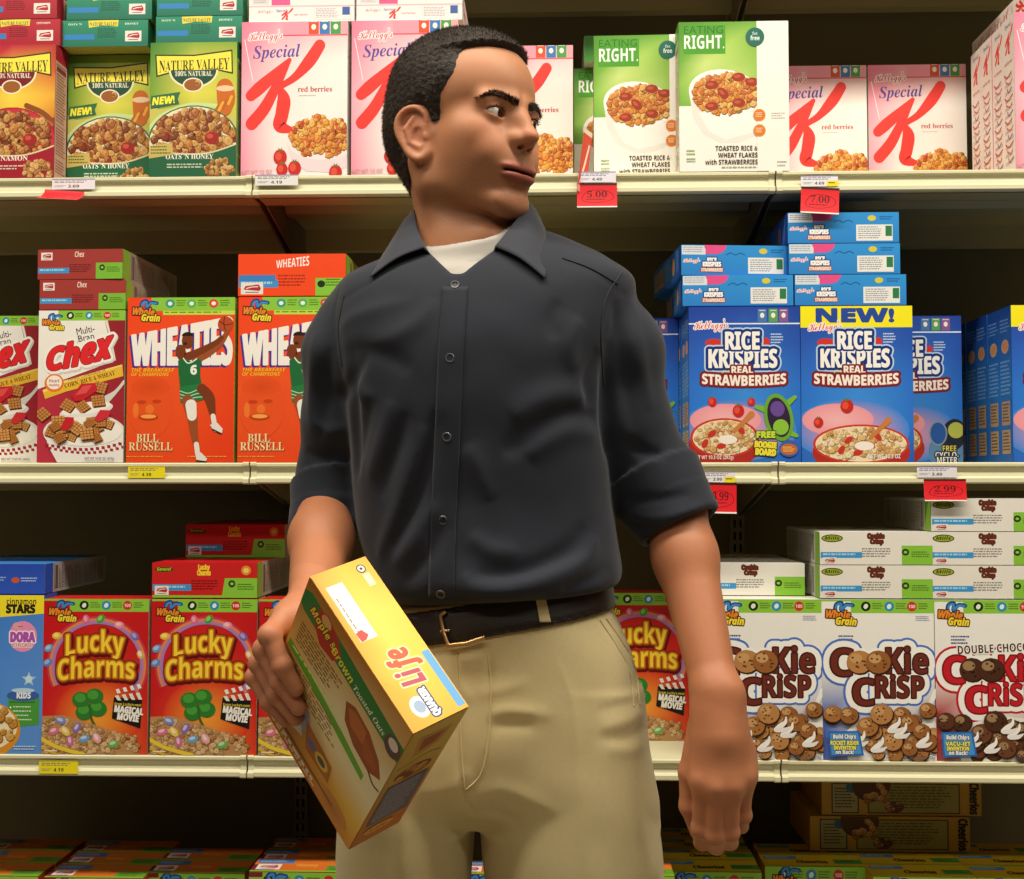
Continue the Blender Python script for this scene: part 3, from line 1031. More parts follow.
# ---- red marshmallow box
def art_lucky(w, h):
    A = Art(w, h, (133, 297, 451, 770), 23)
    A.grad(133, 297, 451, 770, [['c01418', 'c8181a', 'c01418'], ['c8181c', 'd42420', 'c4181a'], ['c81a1c', 'e04a24', 'cc201c'], ['d02a1c', 'ec8a2c', 'd83a20']])
    A.ell(300, 660, 130, 120, 'f0a038', 28, rim='d8381e')
    goodness_strip(A, 212, 297, 451, 336)
    A.rect(133, 297, 212, 303, '8cc63e')
    whole_grain(A, 148, 366, 84)
    for r, c, wd in ((150, 'c83a50', 7), (144, 'e08a3a', 6), (138, 'c87aa0', 6), (132, '9a80c0', 6)):
        A.stroke([(298 + r * 1.0 * math.cos(math.radians(a)), 500 - r * .98 * math.sin(math.radians(a))) for a in range(-34, 216, 12)], wd, c, 3)
    for x, y, c, c2 in ((262, 360, 'd8688c', 'f0a0b0'), (306, 358, '4a9a3c', '8cd060'), (362, 376, 'e88aa0', 'f4c0c8'), (410, 410, '7a68a8', 'b0a0d8'), (428, 466, 'd8a868', 'f4e0c0'), (174, 410, 'e8b838', 'f4e088'), (150, 448, '6a98d0', 'a8c8f0'), (147, 492, '5a88c8', '98b8e8')):
        A.ell(x, y, 15, 11, c, 14, rot=x)
        A.ell(x - 2, y - 2, 9, 6, c2, 12, rot=x)
    def arch(fx, fy, W, cap):
        return fx * W, fy * cap + .16 * cap * (1 - (2 * fx) ** 2) + fx * cap * .1
    for t, x, y, f in (('Lucky', 290, 468, 176), ('Charms', 294, 545, 232)):
        A.text(t, x + 3, y + 5, 62, '6a0c0c', 'b', fit=f, out=[(.12, '5a0a0a')], warp=arch)
        A.text(t, x, y, 62, 'f8d63c', 'b', fit=f, out=[(.10, '8a2a0c'), (.05, 'c87a14')], warp=arch)
    # clover sprig in the middle
    for a in (30, 120, 210, 300):
        A.ell(276 + 30 * math.cos(math.radians(a)), 618 + 28 * math.sin(math.radians(a)), 27, 24, '2c7a2c', 16)
        A.ell(272 + 28 * math.cos(math.radians(a)), 612 + 26 * math.sin(math.radians(a)), 17, 14, '4a9c38', 14)
    A.stroke([(276, 620), (282, 660), (292, 680)], 7, '2c6a24')
    # clapper board
    A.poly([(350, 596), (434, 604), (430, 690), (344, 660)], '141414')
    for i in range(4):
        x = 352 + i * 21
        A.poly([(x, 592 - i * 3), (x + 11, 590 - i * 3), (x + 20, 606 - i), (x + 9, 606 - i)], 'e8e4dc')
        A.poly([(x + 8, 586 - i * 5), (x + 18, 583 - i * 5), (x + 12, 570 - i * 5), (x + 2, 573 - i * 5)], 'f0ece4')
    A.text("From Lucky's next", 392, 622, 8, 'e8d040', 'b', fit=80, rot=3)
    A.text('MAGICAL', 394, 645, 19, 'f4f0e8', 'b', fit=86, bold=.04, rot=7)
    A.text('MOVIE', 392, 667, 19, 'f4f0e8', 'b', fit=64, bold=.04, rot=7)
    # cereal heap and bowl rim
    A.poly([(133, 655), (200, 652), (280, 676), (360, 704), (420, 760), (430, 770), (133, 770)], 'b88a58')
    A.blobs(lambda x, y: y > 660 + max(0, x - 170) * .22 and x < 425, 220, 8.5, ['c8a070', 'b08450', 'd8b484', 'a87848'], bounds=(133, 650, 425, 765))
    for x, y, c in ((190, 668, '7a88c8'), (240, 690, '8a6ab8'), (170, 700, 'd87088'), (262, 722, '6aa0d0'), (300, 720, 'e8a8b0'), (220, 730, 'c86a9a'), (350, 738, '6ab050'), (205, 700, 'e8c860')):
        A.ell(x, y, 17, 11, c, 14, rot=x * 2)
        A.ell(x - 2, y - 3, 10, 5, mix(hx(c), hx('ffffff'), .45), 12, rot=x * 2)
    A.stroke([(120, 716), (180, 748), (260, 770)], 12, 'e8c83a')
    A.stroke([(120, 744), (160, 762), (190, 775)], 8, 'd8a828')
    A.lines(142, 758, 190, 766, 1, 'f4ecd0')
    return A.mesh('marshmallow_box_print')

# ---- cookie boxes
def art_crisp(w, h, double=False):
    A = Art(w, h, (108, 337, 430, 797), 29 if double else 27)
    A.bg('f0ede6')
    side = 'b02028' if double else '3a60b8'
    A.grad(108, 540, 430, 797, [['f0ede6', 'f0ede6', 'f0ede6'], [side, 'e8e4e0', mix(hx(side), hx('f0ede6'), .5)], [side, 'd8d4d8', side]])
    goodness_strip(A, 192, 337, 430, 376)
    A.rect(108, 337, 192, 342, '8cc63e')
    whole_grain(A, 120, 410, 88)
    A.lines(156, 440, 208, 468, 3, '3a4a8a')
    A.lines(376, 384, 422, 400, 3, '8a98c0')
    y0 = 548
    c1, c2 = ('c4202a', '8a1018') if double else ('6e2c20', '45160e')
    halo = [(.26, 'c02030' if double else '4a74c8'), (.2, 'f6f4ee'), (.09, c2)]
    dy = 20 if double else 0
    for t, x, y, cap, f in (('C', 164, y0 + 8, 76, 62), ('Kie', 350, y0, 70, 118), ('C', 226, y0 + 92, 74, 62), ('RiSP', 328, y0 + 70, 60, 136)):
        A.text(t, x, y + dy, cap, c1, 'b', fit=f, out=halo[:2])
    if double:
        A.text('DOUBLE CHOCOLATE', 306, 486, 23, '3a1a14', 'b', fit=262, out=[(.1, 'f0ede6')], bold=.02, rot=-3)
    for x in (214, 268):
        A.ell(x, y0 - 32 + dy, 44, 40, 'f6f4ee', 20)
    for t, x, y, cap, f in (('C', 164, y0 + 8, 76, 62), ('Kie', 350, y0, 70, 118), ('C', 226, y0 + 92, 74, 62), ('RiSP', 328, y0 + 70, 60, 136)):
        A.text(t, x, y + dy, cap, c1, 'b', fit=f, out=[(.045, c2)], bold=0)
    ck = ['5a3420', '4a2a18', '6a4028'] if double else ['a8703a', '986030', 'b8824a']
    chip = '20100a' if double else '5a3018'
    def cookie(x, y, r):
        A.ell(x + 2, y + 3, r * 1.06, r * .98, '3a1c0c', 16)
        A.ell(x, y, r, r * .92, A.rnd.choice(ck), 16)
        A.ell(x - r * .25, y - r * .28, r * .5, r * .4, mix(hx(ck[2]), hx('e8c890'), .3), 12)
        for _ in range(8):
            a, q = A.rnd.uniform(0, 2 * PI), A.rnd.uniform(.15, .75)
            A.ell(x + r * q * math.cos(a), y + r * .9 * q * math.sin(a), r * .10, r * .08, chip, 8)
    for x in (214, 268):
        cookie(x, y0 - 32 + dy, 36)
    A.stroke([(430, 600), (412, 640), (400, 668)], [16, 12, 6], 'f4f2ee')
    A.poly([(180, 797), (160, 730), (200, 690), (300, 670), (400, 680), (430, 672), (430, 797)], 'f0eeea')
    for _ in range(44):
        x, y = A.rnd.uniform(112, 428), A.rnd.uniform(650, 785)
        if y < 665 + (abs(x - 250) < 60) * 30 or (x < 212 and y > 690):
            continue
        cookie(x, y, A.rnd.uniform(17, 29))
    for x, y, r in ((136, 664, 26), (182, 668, 26), (234, 700, 30), (274, 664, 32), (404, 652, 24), (352, 690, 27), (304, 742, 28), (386, 712, 24), (352, 762, 22)):
        cookie(x, y + (18 if double else 0), r)
    for x, y in ((212, 740), (330, 716), (392, 742), (264, 756), (312, 700)):
        A.stroke([(x - 16, y + 10), (x - 4, y), (x + 10, y - 12), (x + 12, y - 26)], [14, 16, 10, 4], 'f8f6f2')
        A.stroke([(x - 14, y + 12), (x + 8, y + 10), (x + 22, y + 2)], [12, 12, 4], 'eeeae6')
    A.poly([(122, 714), (210, 712), (222, 782), (126, 786)], '2a68b8')
    A.poly([(127, 719), (205, 717), (216, 777), (131, 781)], '4a98d8')
    for t, y, f in (("Build Chip's", 734, 64), ('ROCKET RIDER' if not double else 'VACU-JET', 752, 80 if not double else 70), ('INVENTION', 766, 62), ('on Back!', 778, 52)):
        A.text(t, 168, y, 11, 'f4ec50' if t.isupper() else 'f4f4ec', 'b', fit=f, out=[(.12, '1c3c70')], bold=.03)
    A.text('NET WT 11.25 OZ (318g)', 378, 792, 9, '5a5a66', 'b', fit=92)
    return A.mesh('cookie_cereal_box_print')

# ---- boxes of the lowest shelf, seen mostly from above
def top_ring(w, d, kind='honey'):
    A = Art(w, d, (0, 0, 300, 110), 6)
    if kind == 'honey':
        A.grad(0, 0, 300, 110, [['d8702c', 'dc7830'], ['d06828', 'd8702c']])
        A.rect(6, 8, 108, 40, '3a78b8')
        A.lines(12, 14, 100, 34, 3, 'a0c0e0')
        A.rect(0, 52, 66, 104, '7a2430')
        stamp(A, 12, 48, 66, 44)
        A.rect(206, 56, 300, 110, '6a9a30')
        A.lines(214, 64, 290, 96, 3, '34501c')
        A.text('Honey', 150, 66, 22, 'e8b040', 'b', fit=60)
        A.rect(0, 100, 300, 110, '86b83c')
    else:
        A.grad(0, 0, 300, 110, [['d8b020', 'e0b828'], ['d0a81c', 'd8b024']])
        A.rect(10, 14, 110, 40, '3a88c0')
        A.lines(16, 18, 104, 36, 2, 'b0d0e8')
        A.text('Cheerios', 150, 80, 26, '2a2010', 'b', fit=92, bold=.03)
        A.rect(216, 44, 300, 84, '4a9a40')
        A.lines(222, 50, 290, 78, 3, '20481c')
        A.rect(0, 102, 300, 110, '8ab83c')
    return A.mesh('ring_cereal_box_top_print')

def front_ring(w, h, kind='honey'):
    A = Art(w, h, (0, 0, 320, 480), 31)
    A.bg('e8c838' if kind != 'honey' else 'f0e8d8')
    if kind == 'honey':
        A.grad(0, 40, 320, 480, [['f0e8d8', 'f0e4c8'], ['f4d070', 'f0c050'], ['e8902c', 'd87820']])
    goodness_strip(A, 0, 0, 320, 46)
    whole_grain(A, 24, 72, 96)
    if kind == 'honey':
        A.rect(0, 0, 40, 12, '7a2430')
    A.text('Cheerios', 160, 190, 76, '1c1408', 'b', fit=286, out=[(.1, 'f8f0d8')], bold=.05)
    A.ell(160, 420, 140, 70, 'f4f0ea', 30)
    for _ in range(46):
        x, y = A.rnd.uniform(60, 260), A.rnd.uniform(370, 460)
        A.ell(x, y, 17, 13, 'c88a38', 14)
        A.ell(x, y, 7, 5, '8a5a20', 10)
    return A.mesh('ring_cereal_box_print')

def side_ring(w, h):
    """long narrow side, drawn with its length across: w is the length"""
    A = Art(w, h, (488, 122, 848, 206), 37)
    A.bg('c89a30')
    A.rect(510, 128, 572, 202, '3a4a50')
    A.rect(513, 131, 569, 199, 'b0a878')
    A.lines(518, 140, 564, 192, 7, '4a4a34')
    A.ell(556, 140, 14, 12, '3a7090', 14)
    A.rect(592, 128, 800, 202, '5a4420')
    A.rect(595, 131, 797, 199, 'a89c50')
    A.ell(600, 134, 44, 40, '5a3418', 20)
    A.blobs(inell(612, 152, 30, 24), 12, 9, ['c89050', 'a87038'])
    A.ell(652, 186, 22, 14, '6a3018', 16)
    A.blobs(inell(652, 184, 18, 10), 8, 7, ['d8b080', 'b88050'])
    A.lines(640, 136, 786, 192, 8, '6a6430', .4)
    A.text('Cheerios', 822, 164, 19, '1c1408', 'b', fit=76, bold=.03, rot=90)
    return A.mesh('ring_cereal_box_side_print')

# ---- the box in the man's hand: width 195, height 285, depth 68
def top_life(w, d):
    # drawn with its front edge (blue strip) at the bottom
    A = Art(w, d, (0, 0, 195, 68), 41)
    A.grad(0, 0, 195, 68, [['e89c14', 'eca818', 'e89c14', 'e49410'], ['ecae1c', 'f2cc40', 'f2d04c', 'ecb424'], ['ecaa18', 'f0c030', 'f0c438', 'e8a418']])
    A.rect(4, 58, 72, 67, '58a4dc')
    # lettering in warm letters
    A.text('Li', 52, 45, 25, 'b8405a', 'bi', fit=17, out=[(.07, 'fae8b0')], bold=.025)
    A.text('fe', 74, 45, 25, 'e0501c', 'bi', fit=24, out=[(.07, 'fae8b0')], bold=.025)
    A.ell(21, 22, 12, 10, 'eef0f0', 20)
    A.ell(21, 22, 7, 6, '9ab0d0', 14)
    A.text('QUAKER', 22, 38, 7.5, 'f4f4f0', 'b', fit=32, out=[(.2, '283a70')], bold=.05)
    A.rect(106, 7, 176, 27, 'f8f4ee')
    A.lines(112, 10, 166, 14, 1, '9a8a70')
    A.poly([(106, 8), (117, 7), (119, 15), (111, 19), (107, 14)], 'c83428')
    A.ell(183, 55, 5.4, 5.4, '2a2a20', 16)
    A.ell(183, 55, 4, 4, 'f0ecd8', 14)
    A.ell(183, 55, 1.8, 1.8, '2a2a20', 10)
    A.rect(160, 52, 176, 60, 'f4e8b8')
    return A.mesh('held_box_top_print')

def back_life(w, h):
    # seen with the closed top at y = 0; drawn mirrored into place by the builder
    A = Art(w, h, (0, 0, 195, 285), 43)
    A.grad(0, 0, 195, 285, [['a8681c', 'b8742c', 'c89048'], ['c88c34', 'd8b070', 'd0a468'], ['d8a850', 'e8d8a8', 'e4d4a4'], ['d8a040', 'ecd8a0', 'ecdcae'], ['c07820', 'e0a030', 'e8b840'], ['b85a18', 'c8641c', 'd88a28']])
    A.poly([(0, 22), (12, 14), (195, 34), (195, 64), (130, 60), (60, 56), (8, 52), (0, 46)], '2c7a34')
    A.poly([(28, 20), (44, 12), (66, 22), (80, 42), (70, 62), (46, 66), (30, 50)], 'b8301c')
    A.ell(44, 24, 9, 9, 'd8a860', 14)
    A.text('Maple &', 42, 44, 13, 'f0dc40', 'bi', fit=50, out=[(.1, '8a3010')], rot=8)
    A.text('Brown', 84, 53, 14, 'f0dc40', 'bi', fit=40, rot=6)
    A.text('Toasted Oats', 138, 56, 10, 'e8e4c8', 'si', fit=58, rot=2)
    A.ell(182, 52, 13, 17, '5a4038', 18)
    A.ell(182, 48, 8, 9, 'd8c8b8', 14)
    A.lines(12, 70, 96, 112, 7, '7a5a30')
    A.poly([(4, 116), (120, 134), (168, 146), (168, 158), (112, 148), (4, 130)], '62a82c')
    A.lines(12, 121, 130, 128, 1, 'd8f088')
    A.lines(12, 140, 130, 178, 6, '9a7038')
    for pts, c in (([(108, 84), (122, 74), (150, 78), (176, 96), (188, 118), (170, 132), (140, 128), (116, 112)], '9a4a1c'),
                   ([(114, 88), (126, 80), (148, 84), (150, 108), (126, 108)], 'b8642c'),
                   ([(150, 92), (172, 104), (180, 118), (158, 122), (150, 108)], 'a85420')):
        A.poly(pts, c)
    A.stroke([(170, 130), (182, 138), (192, 136)], 3, '6a3414')
    A.poly([(22, 186), (70, 178), (84, 214), (34, 232)], 'a8a8c0')
    A.poly([(28, 190), (62, 184), (68, 208), (38, 220)], '7888b8')
    A.ell(52, 200, 11, 9, 'e0dce0', 16)
    A.poly([(20, 222), (60, 206), (74, 230), (30, 250)], 'd8d8d4')
    A.poly([(70, 196), (128, 206), (132, 238), (84, 240)], 'b8681c')
    A.ell(112, 222, 13, 11, 'e8c030', 16)
    A.ell(112, 222, 8, 6, '4a4a5a', 14)
    A.ell(90, 220, 9, 7, '6a6a9a', 14)
    A.ell(150, 262, 30, 18, 'b86a28', 20, rim='d08a34')
    A.rect(0, 258, 150, 262, '7a4a18')
    A.lines(6, 266, 140, 280, 1, 'f0e0b8')
    A.lines(6, 274, 120, 283, 1, 'e8d0a0')
    return A.mesh('held_box_back_print')

def side_life(w, h):
    A = Art(w, h, (0, 0, 68, 285), 47)
    A.grad(0, 0, 68, 285, [['c8a848', 'd8bc60'], ['b89848', 'c8a850'], ['c07828', 'c88030'], ['b85a1c', 'c8641c']])
    A.poly([(14, 20), (58, 26), (50, 58), (20, 74)], 'b88a40')
    A.poly([(22, 30), (50, 32), (44, 52), (24, 60)], '9a4a20')
    A.stroke([(8, 88), (40, 78), (60, 84)], 3, '8a6a28')
    A.ell(34, 112, 24, 16, '7a3414', 18)
    A.blobs(inell(34, 112, 20, 12), 12, 7, ['c88a48', 'a86a30'])
    A.rect(8, 132, 62, 232, '5a5c7c')
    A.lines(12, 138, 58, 226, 18, '9a98a8')
    A.ell(30, 252, 20, 11, 'd8a838', 18)
    A.text('Life', 30, 257, 9, 'b02a1c', 'bi', fit=24)
    return A.mesh('held_box_side_print')
# ------------------------------------------------------------------ the place: one aisle side of shelving
Y0 = 1.99                         # front edge of the shelves
DEPTH = 0.457
YB = Y0 + DEPTH                   # back panel
Z_UP, Z_MID, Z_LOW = at(549, 173, Y0).z, at(549, 462.5, Y0).z, at(549, 758.5, Y0).z
Z_TOP = Z_UP + (Z_UP - Z_MID)
Z_BASE = 0.215
XS1, XS2 = at(249.5, 470, Y0).x, at(778.5, 470, Y0).x
SW = XS2 - XS1

def plain_box(name, lo, hi, m, bevel=0.0):
    bm = bmesh.new()
    box_into(bm, lo, hi, bevel)
    return obj(name, bm_mesh(name, bm), m)

fl = plain_box('floor', (-3.2, -2.4, -0.05), (3.2, 3.2, 0.0), M_FLOOR)
fl['kind'] = 'structure'
M_BACK = mat('back_panel_paint', 0.6, 0.3, hx('6e6448'), noise=0.1, nscale=6)
M_UNDER_SHADE = mat('underside_shaded_enamel', 0.5, 0.4, hx('a89c70'), noise=0.06, nscale=9)  # shelf enamel made darker: the shade under the decks is in its colour
M_DARK = mat('slot_shadow_gap', 0.8, 0.1, hx('141210'))
wb = plain_box('wall_back', (-3.2, YB, 0.0), (3.2, YB + 0.02, Z_TOP + 0.75), M_BACK)
wb['kind'] = 'structure'

def upright(x, label):
    bm = bmesh.new()
    box_into(bm, (-0.014, -0.022, 0.012), (0.014, -0.0012, Z_TOP + 0.6), 0.0015)
    o = obj('slotted_upright', bm_mesh('slotted_upright', bm), M_STEEL)
    o.location = (x, YB, 0)
    sb = bmesh.new()
    z = 0.3
    while z < Z_TOP + 0.55:
        for sx in (-0.006, 0.006):
            box_into(sb, (sx - 0.0022, -0.0228, z), (sx + 0.0022, -0.0218, z + 0.016))
        z += 0.0254
    obj('slots', bm_mesh('slots', sb), M_DARK, o)
    tag(o, label, 'shelf upright', 'slotted uprights of the shelving')
    return o
upright(XS1, 'slotted metal post behind the shelf seam left of the man')
upright(XS2, 'slotted metal post behind the shelf seam right of the man')

# one shelf: deck, price channel along its front, ribs and a shade-coloured sheet beneath, a bracket at each end
def shelf_meshes(w, depth):
    bm = bmesh.new()
    prism_x(bm, [(0.012, 0), (depth - 0.024, 0), (depth - 0.024, -0.004), (0.012, -0.004)], 0, w)
    deck = bm_mesh('deck', bm)
    bm = bmesh.new()
    prof = [(0.012, 0.0), (0.003, 0.0), (0.0, -0.002), (0.0, -0.006), (0.0045, -0.0085), (0.0065, -0.016), (0.0055, -0.0235),
            (0.001, -0.026), (-0.001, -0.0275), (-0.001, -0.034), (0.002, -0.0365), (0.012, -0.0365)]
    prism_x(bm, prof, 0.0006, w - 0.0006)
    for s in (0, 1):                       # turned-in end of the channel
        x = 0.0005 if s == 0 else w - 0.0105
        prism_x(bm, [(y - 0.0018, z - (0.0012 if z < -0.02 else -0.0012)) for y, z in prof], x, x + 0.01)
    lip = bm_mesh('price_channel', bm)
    bm = bmesh.new()
    prism_x(bm, [(0.013, -0.0041), (depth - 0.025, -0.0041), (depth - 0.025, -0.0052), (0.013, -0.0052)], 0.001, w - 0.001)  # thin sheet added under the deck to carry the painted shade
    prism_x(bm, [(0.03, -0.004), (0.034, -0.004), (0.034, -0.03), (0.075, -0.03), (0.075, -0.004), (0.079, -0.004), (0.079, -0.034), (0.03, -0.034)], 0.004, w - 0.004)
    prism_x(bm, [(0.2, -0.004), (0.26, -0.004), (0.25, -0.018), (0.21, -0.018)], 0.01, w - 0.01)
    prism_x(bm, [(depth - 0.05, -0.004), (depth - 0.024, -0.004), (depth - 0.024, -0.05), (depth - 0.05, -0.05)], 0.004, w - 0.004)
    under = bm_mesh('stiffener_shade_sheet', bm)
    br = []
    for x in (0.004, w - 0.007):
        bm = bmesh.new()
        prism_x(bm, [(0.082, -0.006), (depth - 0.052, -0.006), (depth - 0.026, -0.006), (depth - 0.026, -0.105), (depth - 0.06, -0.1), (0.082, -0.036)], x, x + 0.003)
        br.append(bm_mesh('bracket', bm))
    return deck, lip, br, under
_sh = shelf_meshes(SW - 0.002, DEPTH)
_shb = shelf_meshes(SW - 0.002, DEPTH + 0.02)

def shelf(x, z, label, y=Y0, ms=None):
    deck, lip, br, under = ms or _sh
    o = bpy.data.objects.new('store_shelf', None)
    o.empty_display_size = 0.1
    link(o)
    o.location = (x + 0.001, y, z)
    obj('deck', deck, M_SHELF, o)
    obj('price_channel', lip, M_SHELF, o)
    obj('stiffener_shade_sheet', under, M_UNDER_SHADE, o)
    for b in br:
        obj('bracket', b, M_STEEL, o)
    return tag(o, label, 'shelf', 'shelves of the cereal aisle')

for x, side in ((XS1 - SW, 'left'), (XS1, 'middle'), (XS2, 'right')):
    bay = {'left': 'in the left bay', 'middle': 'in the bay behind the man', 'right': 'in the right bay'}[side]
    shelf(x, Z_TOP, 'highest cream metal shelf ' + bay + ', only its underside in view')
    shelf(x, Z_UP, 'cream metal shelf ' + bay + ' under the ' + {'left': 'green granola boxes', 'middle': 'green and white flake boxes', 'right': 'row of pink and white boxes'}[side])
    shelf(x, Z_MID, 'cream metal shelf ' + bay + ' under the ' + {'left': 'bran square boxes', 'middle': 'second orange champion box', 'right': 'blue box with a yellow NEW! band'}[side])
    shelf(x, Z_LOW, 'cream metal shelf ' + bay + ' under the ' + {'left': 'red marshmallow cereal boxes', 'middle': 'red box set back', 'right': 'double chocolate cookie box'}[side])
    shelf(x, Z_BASE, 'lowest cream shelf ' + bay + ', under the boxes at the picture bottom', YB - DEPTH - 0.02, _shb)

# ------------------------------------------------------------------ the boxes
SPEC = {  # w, d, h, front colour, top colour, side colour
    'valley': (.155, .048, .240, 'c8c860', '2a7a5a', '4a7a3c'),
    'valleyred': (.155, .048, .240, 'a01a2c', 'a82434', 'b89888'),
    'special': (.188, .050, .275, 'f2e6e2', 'efe4e2', 'f0e6e0'),
    'right': (.190, .050, .264, 'f2efe6', 'e8e6dc', 'e6e2d6'),
    'chex': (.154, .053, .268, 'a82a34', 'a03a34', 'a8a890'),
    'wheat': (.190, .074, .290, 'f0481c', 'f04a1c', 'b0b050'),
    'rice': (.191, .053, .269, '2a70d0', '2a84d0', '2458a8'),
    'star': (.181, .052, .274, '3f88dc', '2c50b8', 'a8a8a0'),
    'lucky': (.185, .061, .268, 'c8181c', 'c82020', 'c0a890'),
    'crisp': (.191, .056, .271, 'f0ede6', 'e6e2d8', 'dcdad0'),
    'honey': (.178, .070, .288, 'e8902c', 'c8501c', 'a8481c'),
    'honeybig': (.190, .070, .318, 'e8902c', 'c8501c', 'a8481c'),
    'ring': (.180, .064, .297, 'd8b024', 'd8b024', 'c89a30'),
}
_fronts = {}
def front_mesh(k, var=None):
    key = (k, var)
    if key not in _fronts:
        w, d, h = [1000 * q for q in SPEC[k][:3]]
        _fronts[key] = {
            'valley': lambda: art_valley(w, h), 'valleyred': lambda: art_valley(w, h, True), 'special': lambda: art_special(w, h),
            'right': lambda: art_right(w, h), 'chex': lambda: art_chex(w, h), 'wheat': lambda: art_wheat(w, h),
            'rice': lambda: art_rice(w, h, var or 'free'), 'star': lambda: art_stars(w, h), 'lucky': lambda: art_lucky(w, h),
            'crisp': lambda: art_crisp(w, h, var == 'double'), 'honey': lambda: front_ring(w, h, 'honey'), 'honeybig': lambda: front_ring(w, h, 'honey'), 'ring': lambda: front_ring(w, h, 'ring')}[k]()
    return _fronts[key]
_tops = {}
def top_mesh(k, var=None):
    if (k, var) not in _tops:
        w, d = 1000 * SPEC[k][0], 1000 * SPEC[k][1]
        _tops[(k, var)] = {'valley': lambda: flap_valley(w, d), 'valleyred': lambda: flap_valley(w, d, True), 'special': lambda: flap_special(w, d),
                    'right': lambda: flap_plain(w, d, '8a8c78', '5a5c48', '3f8a30'), 'chex': lambda: flap_gm(w, d, 'chex'), 'wheat': lambda: flap_gm(w, d, 'wheat'),
                    'rice': lambda: flap_rice(w, d), 'star': lambda: flap_stars(w, d), 'lucky': lambda: flap_gm(w, d, 'lucky'),
                    'crisp': lambda: flap_gm(w, d, 'crisp'), 'honey': lambda: top_ring(w, d, 'honey'), 'honeybig': lambda: top_ring(w, d, 'honey'), 'ring': lambda: top_ring(w, d, 'ring')}[k]()
    return _tops[(k, var)]
_sides = {}
def side_mesh(k):
    if k not in _sides:
        w, h = 1000 * SPEC[k][1], 1000 * SPEC[k][2]
        _sides[k] = {'valleyred': lambda: side_small_print(w, h, 'c8a090', '7a3a34', 'a82434'), 'valley': lambda: side_small_print(w, h, 'b0b878', '4a6a38', '2a7a5a'),
                     'special': lambda: side_special(w, h), 'rice': lambda: side_rice(w, h),
                     'chex': lambda: side_small_print(w, h, 'a09a88', '6a6454', '8abc40'), 'wheat': lambda: side_small_print(w, h, 'a8a048', '606030', '8abc40'),
                     'right': lambda: side_small_print(w, h, 'e0dcc8', 'a87848', '6aa838'), 'star': lambda: side_small_print(w, h, 'a8a4a0', '5a5850', '3058c0'),
                     'lucky': lambda: side_small_print(w, h, 'b8a898', '705848', '8abc40'), 'crisp': lambda: side_small_print(w, h, 'd8d6cc', '8a8478', '8abc40'),
                     }[k]()
    return _sides[k]
_cart = {}
CATS = {}

def place(k, px, Y, z, label, lying=False, front=True, top=False, left=False, right=False, var=None, rz=0.0, group=None, pr=None, spine=False, X=None):
    """px: picture column of the box's left edge (or pr: of its right edge) at depth Y; z: what it stands on"""
    w, d, h, cf, ct, cs = SPEC[k]
    if k not in _cart:
        _cart[k] = carton('cereal_box', w, d, h, cf, ct, cs)
    ym = 485 - (z + h / 2 - 1.2) * F / Y
    xl = at(px, ym, Y).x if pr is None else at(pr, ym, Y).x - (h if spine else w)
    if X is not None:
        xl = X
    o = obj('cereal_box', _cart[k], None)
    tag(o, label, 'cereal box', group)
    if lying:
        o.location = (xl + w / 2, Y + h, z + 0.0006)
        o.rotation_euler = (PI / 2, 0, rz)
    elif spine:
        # flat on its back with a long side to the front
        o.location = (xl + h, Y + w / 2, z + d + 0.001)
        o.rotation_euler = Matrix(((0, 0, -1), (-1, 0, 0), (0, -1, 0))).transposed().to_euler()
    else:
        o.location = (xl + w / 2, Y, z + 0.0006)
        o.rotation_euler = (0, 0, rz)
    if front and not lying and not spine:
        f = obj('front_panel', front_mesh(k, var), None, o)
        f.location = (-w / 2, -MM, 0)
        f.rotation_euler = (PI / 2, 0, 0)
    if top:
        t = obj('top_flap', top_mesh(k), None, o)
        t.location = (-w / 2, 0, h + 0.0006 + MM)
    if right:
        s = obj('side_panel', side_mesh(k), None, o)
        s.matrix_local = Matrix.Translation((w / 2 + MM, 0, 0)) @ M_RIGHT
    if left:
        s = obj('side_panel', side_mesh(k), None, o)
        s.matrix_local = Matrix.Translation((-w / 2 - MM, d, 0)) @ M_LEFT
    return o

YF = Y0 + 0.004
H = {k: v[2] + 0.0022 for k, v in SPEC.items()}
D = {k: v[1] + 0.0012 for k, v in SPEC.items()}

# --- upper shelf
G = 'granola boxes on the upper shelf'
place('valleyred', 0, YF, Z_UP, 'red and yellow cinnamon granola box standing on the upper shelf', right=True, group=G, pr=55)
place('valley', 68, YF + .055, Z_UP, 'green granola box set back between the red cinnamon box and its twin', group=G)
place('valley', 150, YF, Z_UP, 'green granola box standing at the shelf front beside a pink box', right=True, group=G)
GT = 'flat granola boxes stacked on top'
zt = Z_UP + H['valley']
for i, w_ in enumerate(('lower', 'upper')):
    place('valleyred', 0, YF + .012, zt + i * D['valley'], 'red granola box lying flat, %s of the two over the cinnamon box' % w_, True, top=True, right=True, group=GT, pr=(61, 58)[i])
    place('valley', (64, 68)[i], YF + .02, zt + i * D['valley'], 'green granola box lying flat, %s of the two over the set-back granola box' % w_, True, top=True, right=True, group=GT)
    place('valley', (157, 158)[i], YF + .008, zt + i * D['valley'], 'green granola box lying flat, %s of the two beside the white flat box' % w_, True, top=True, right=True, group=GT)
G = 'strawberry flake boxes with a big red K'
place('special', 241.5, YF, Z_UP, 'pink and white box with whole red letter K, beside the green granola box', group=G)
place('special', 351.5, YF, Z_UP, "pink and white box half hidden behind the back of the man's head", group=G)
place('special', 0, YF + .125, Z_UP, "pink and white box showing its right edge before the man's face", right=True, group=G, pr=573)
place('special', 0, Y0 + .25, Z_UP, 'dim pink box set back, cut by the tall green and white box', group=G, pr=867)
place('special', 869, Y0 + .25, Z_UP, 'dim pink box set back with whole red K, beside the row of box sides', group=G)
zt = Z_UP + H['special']
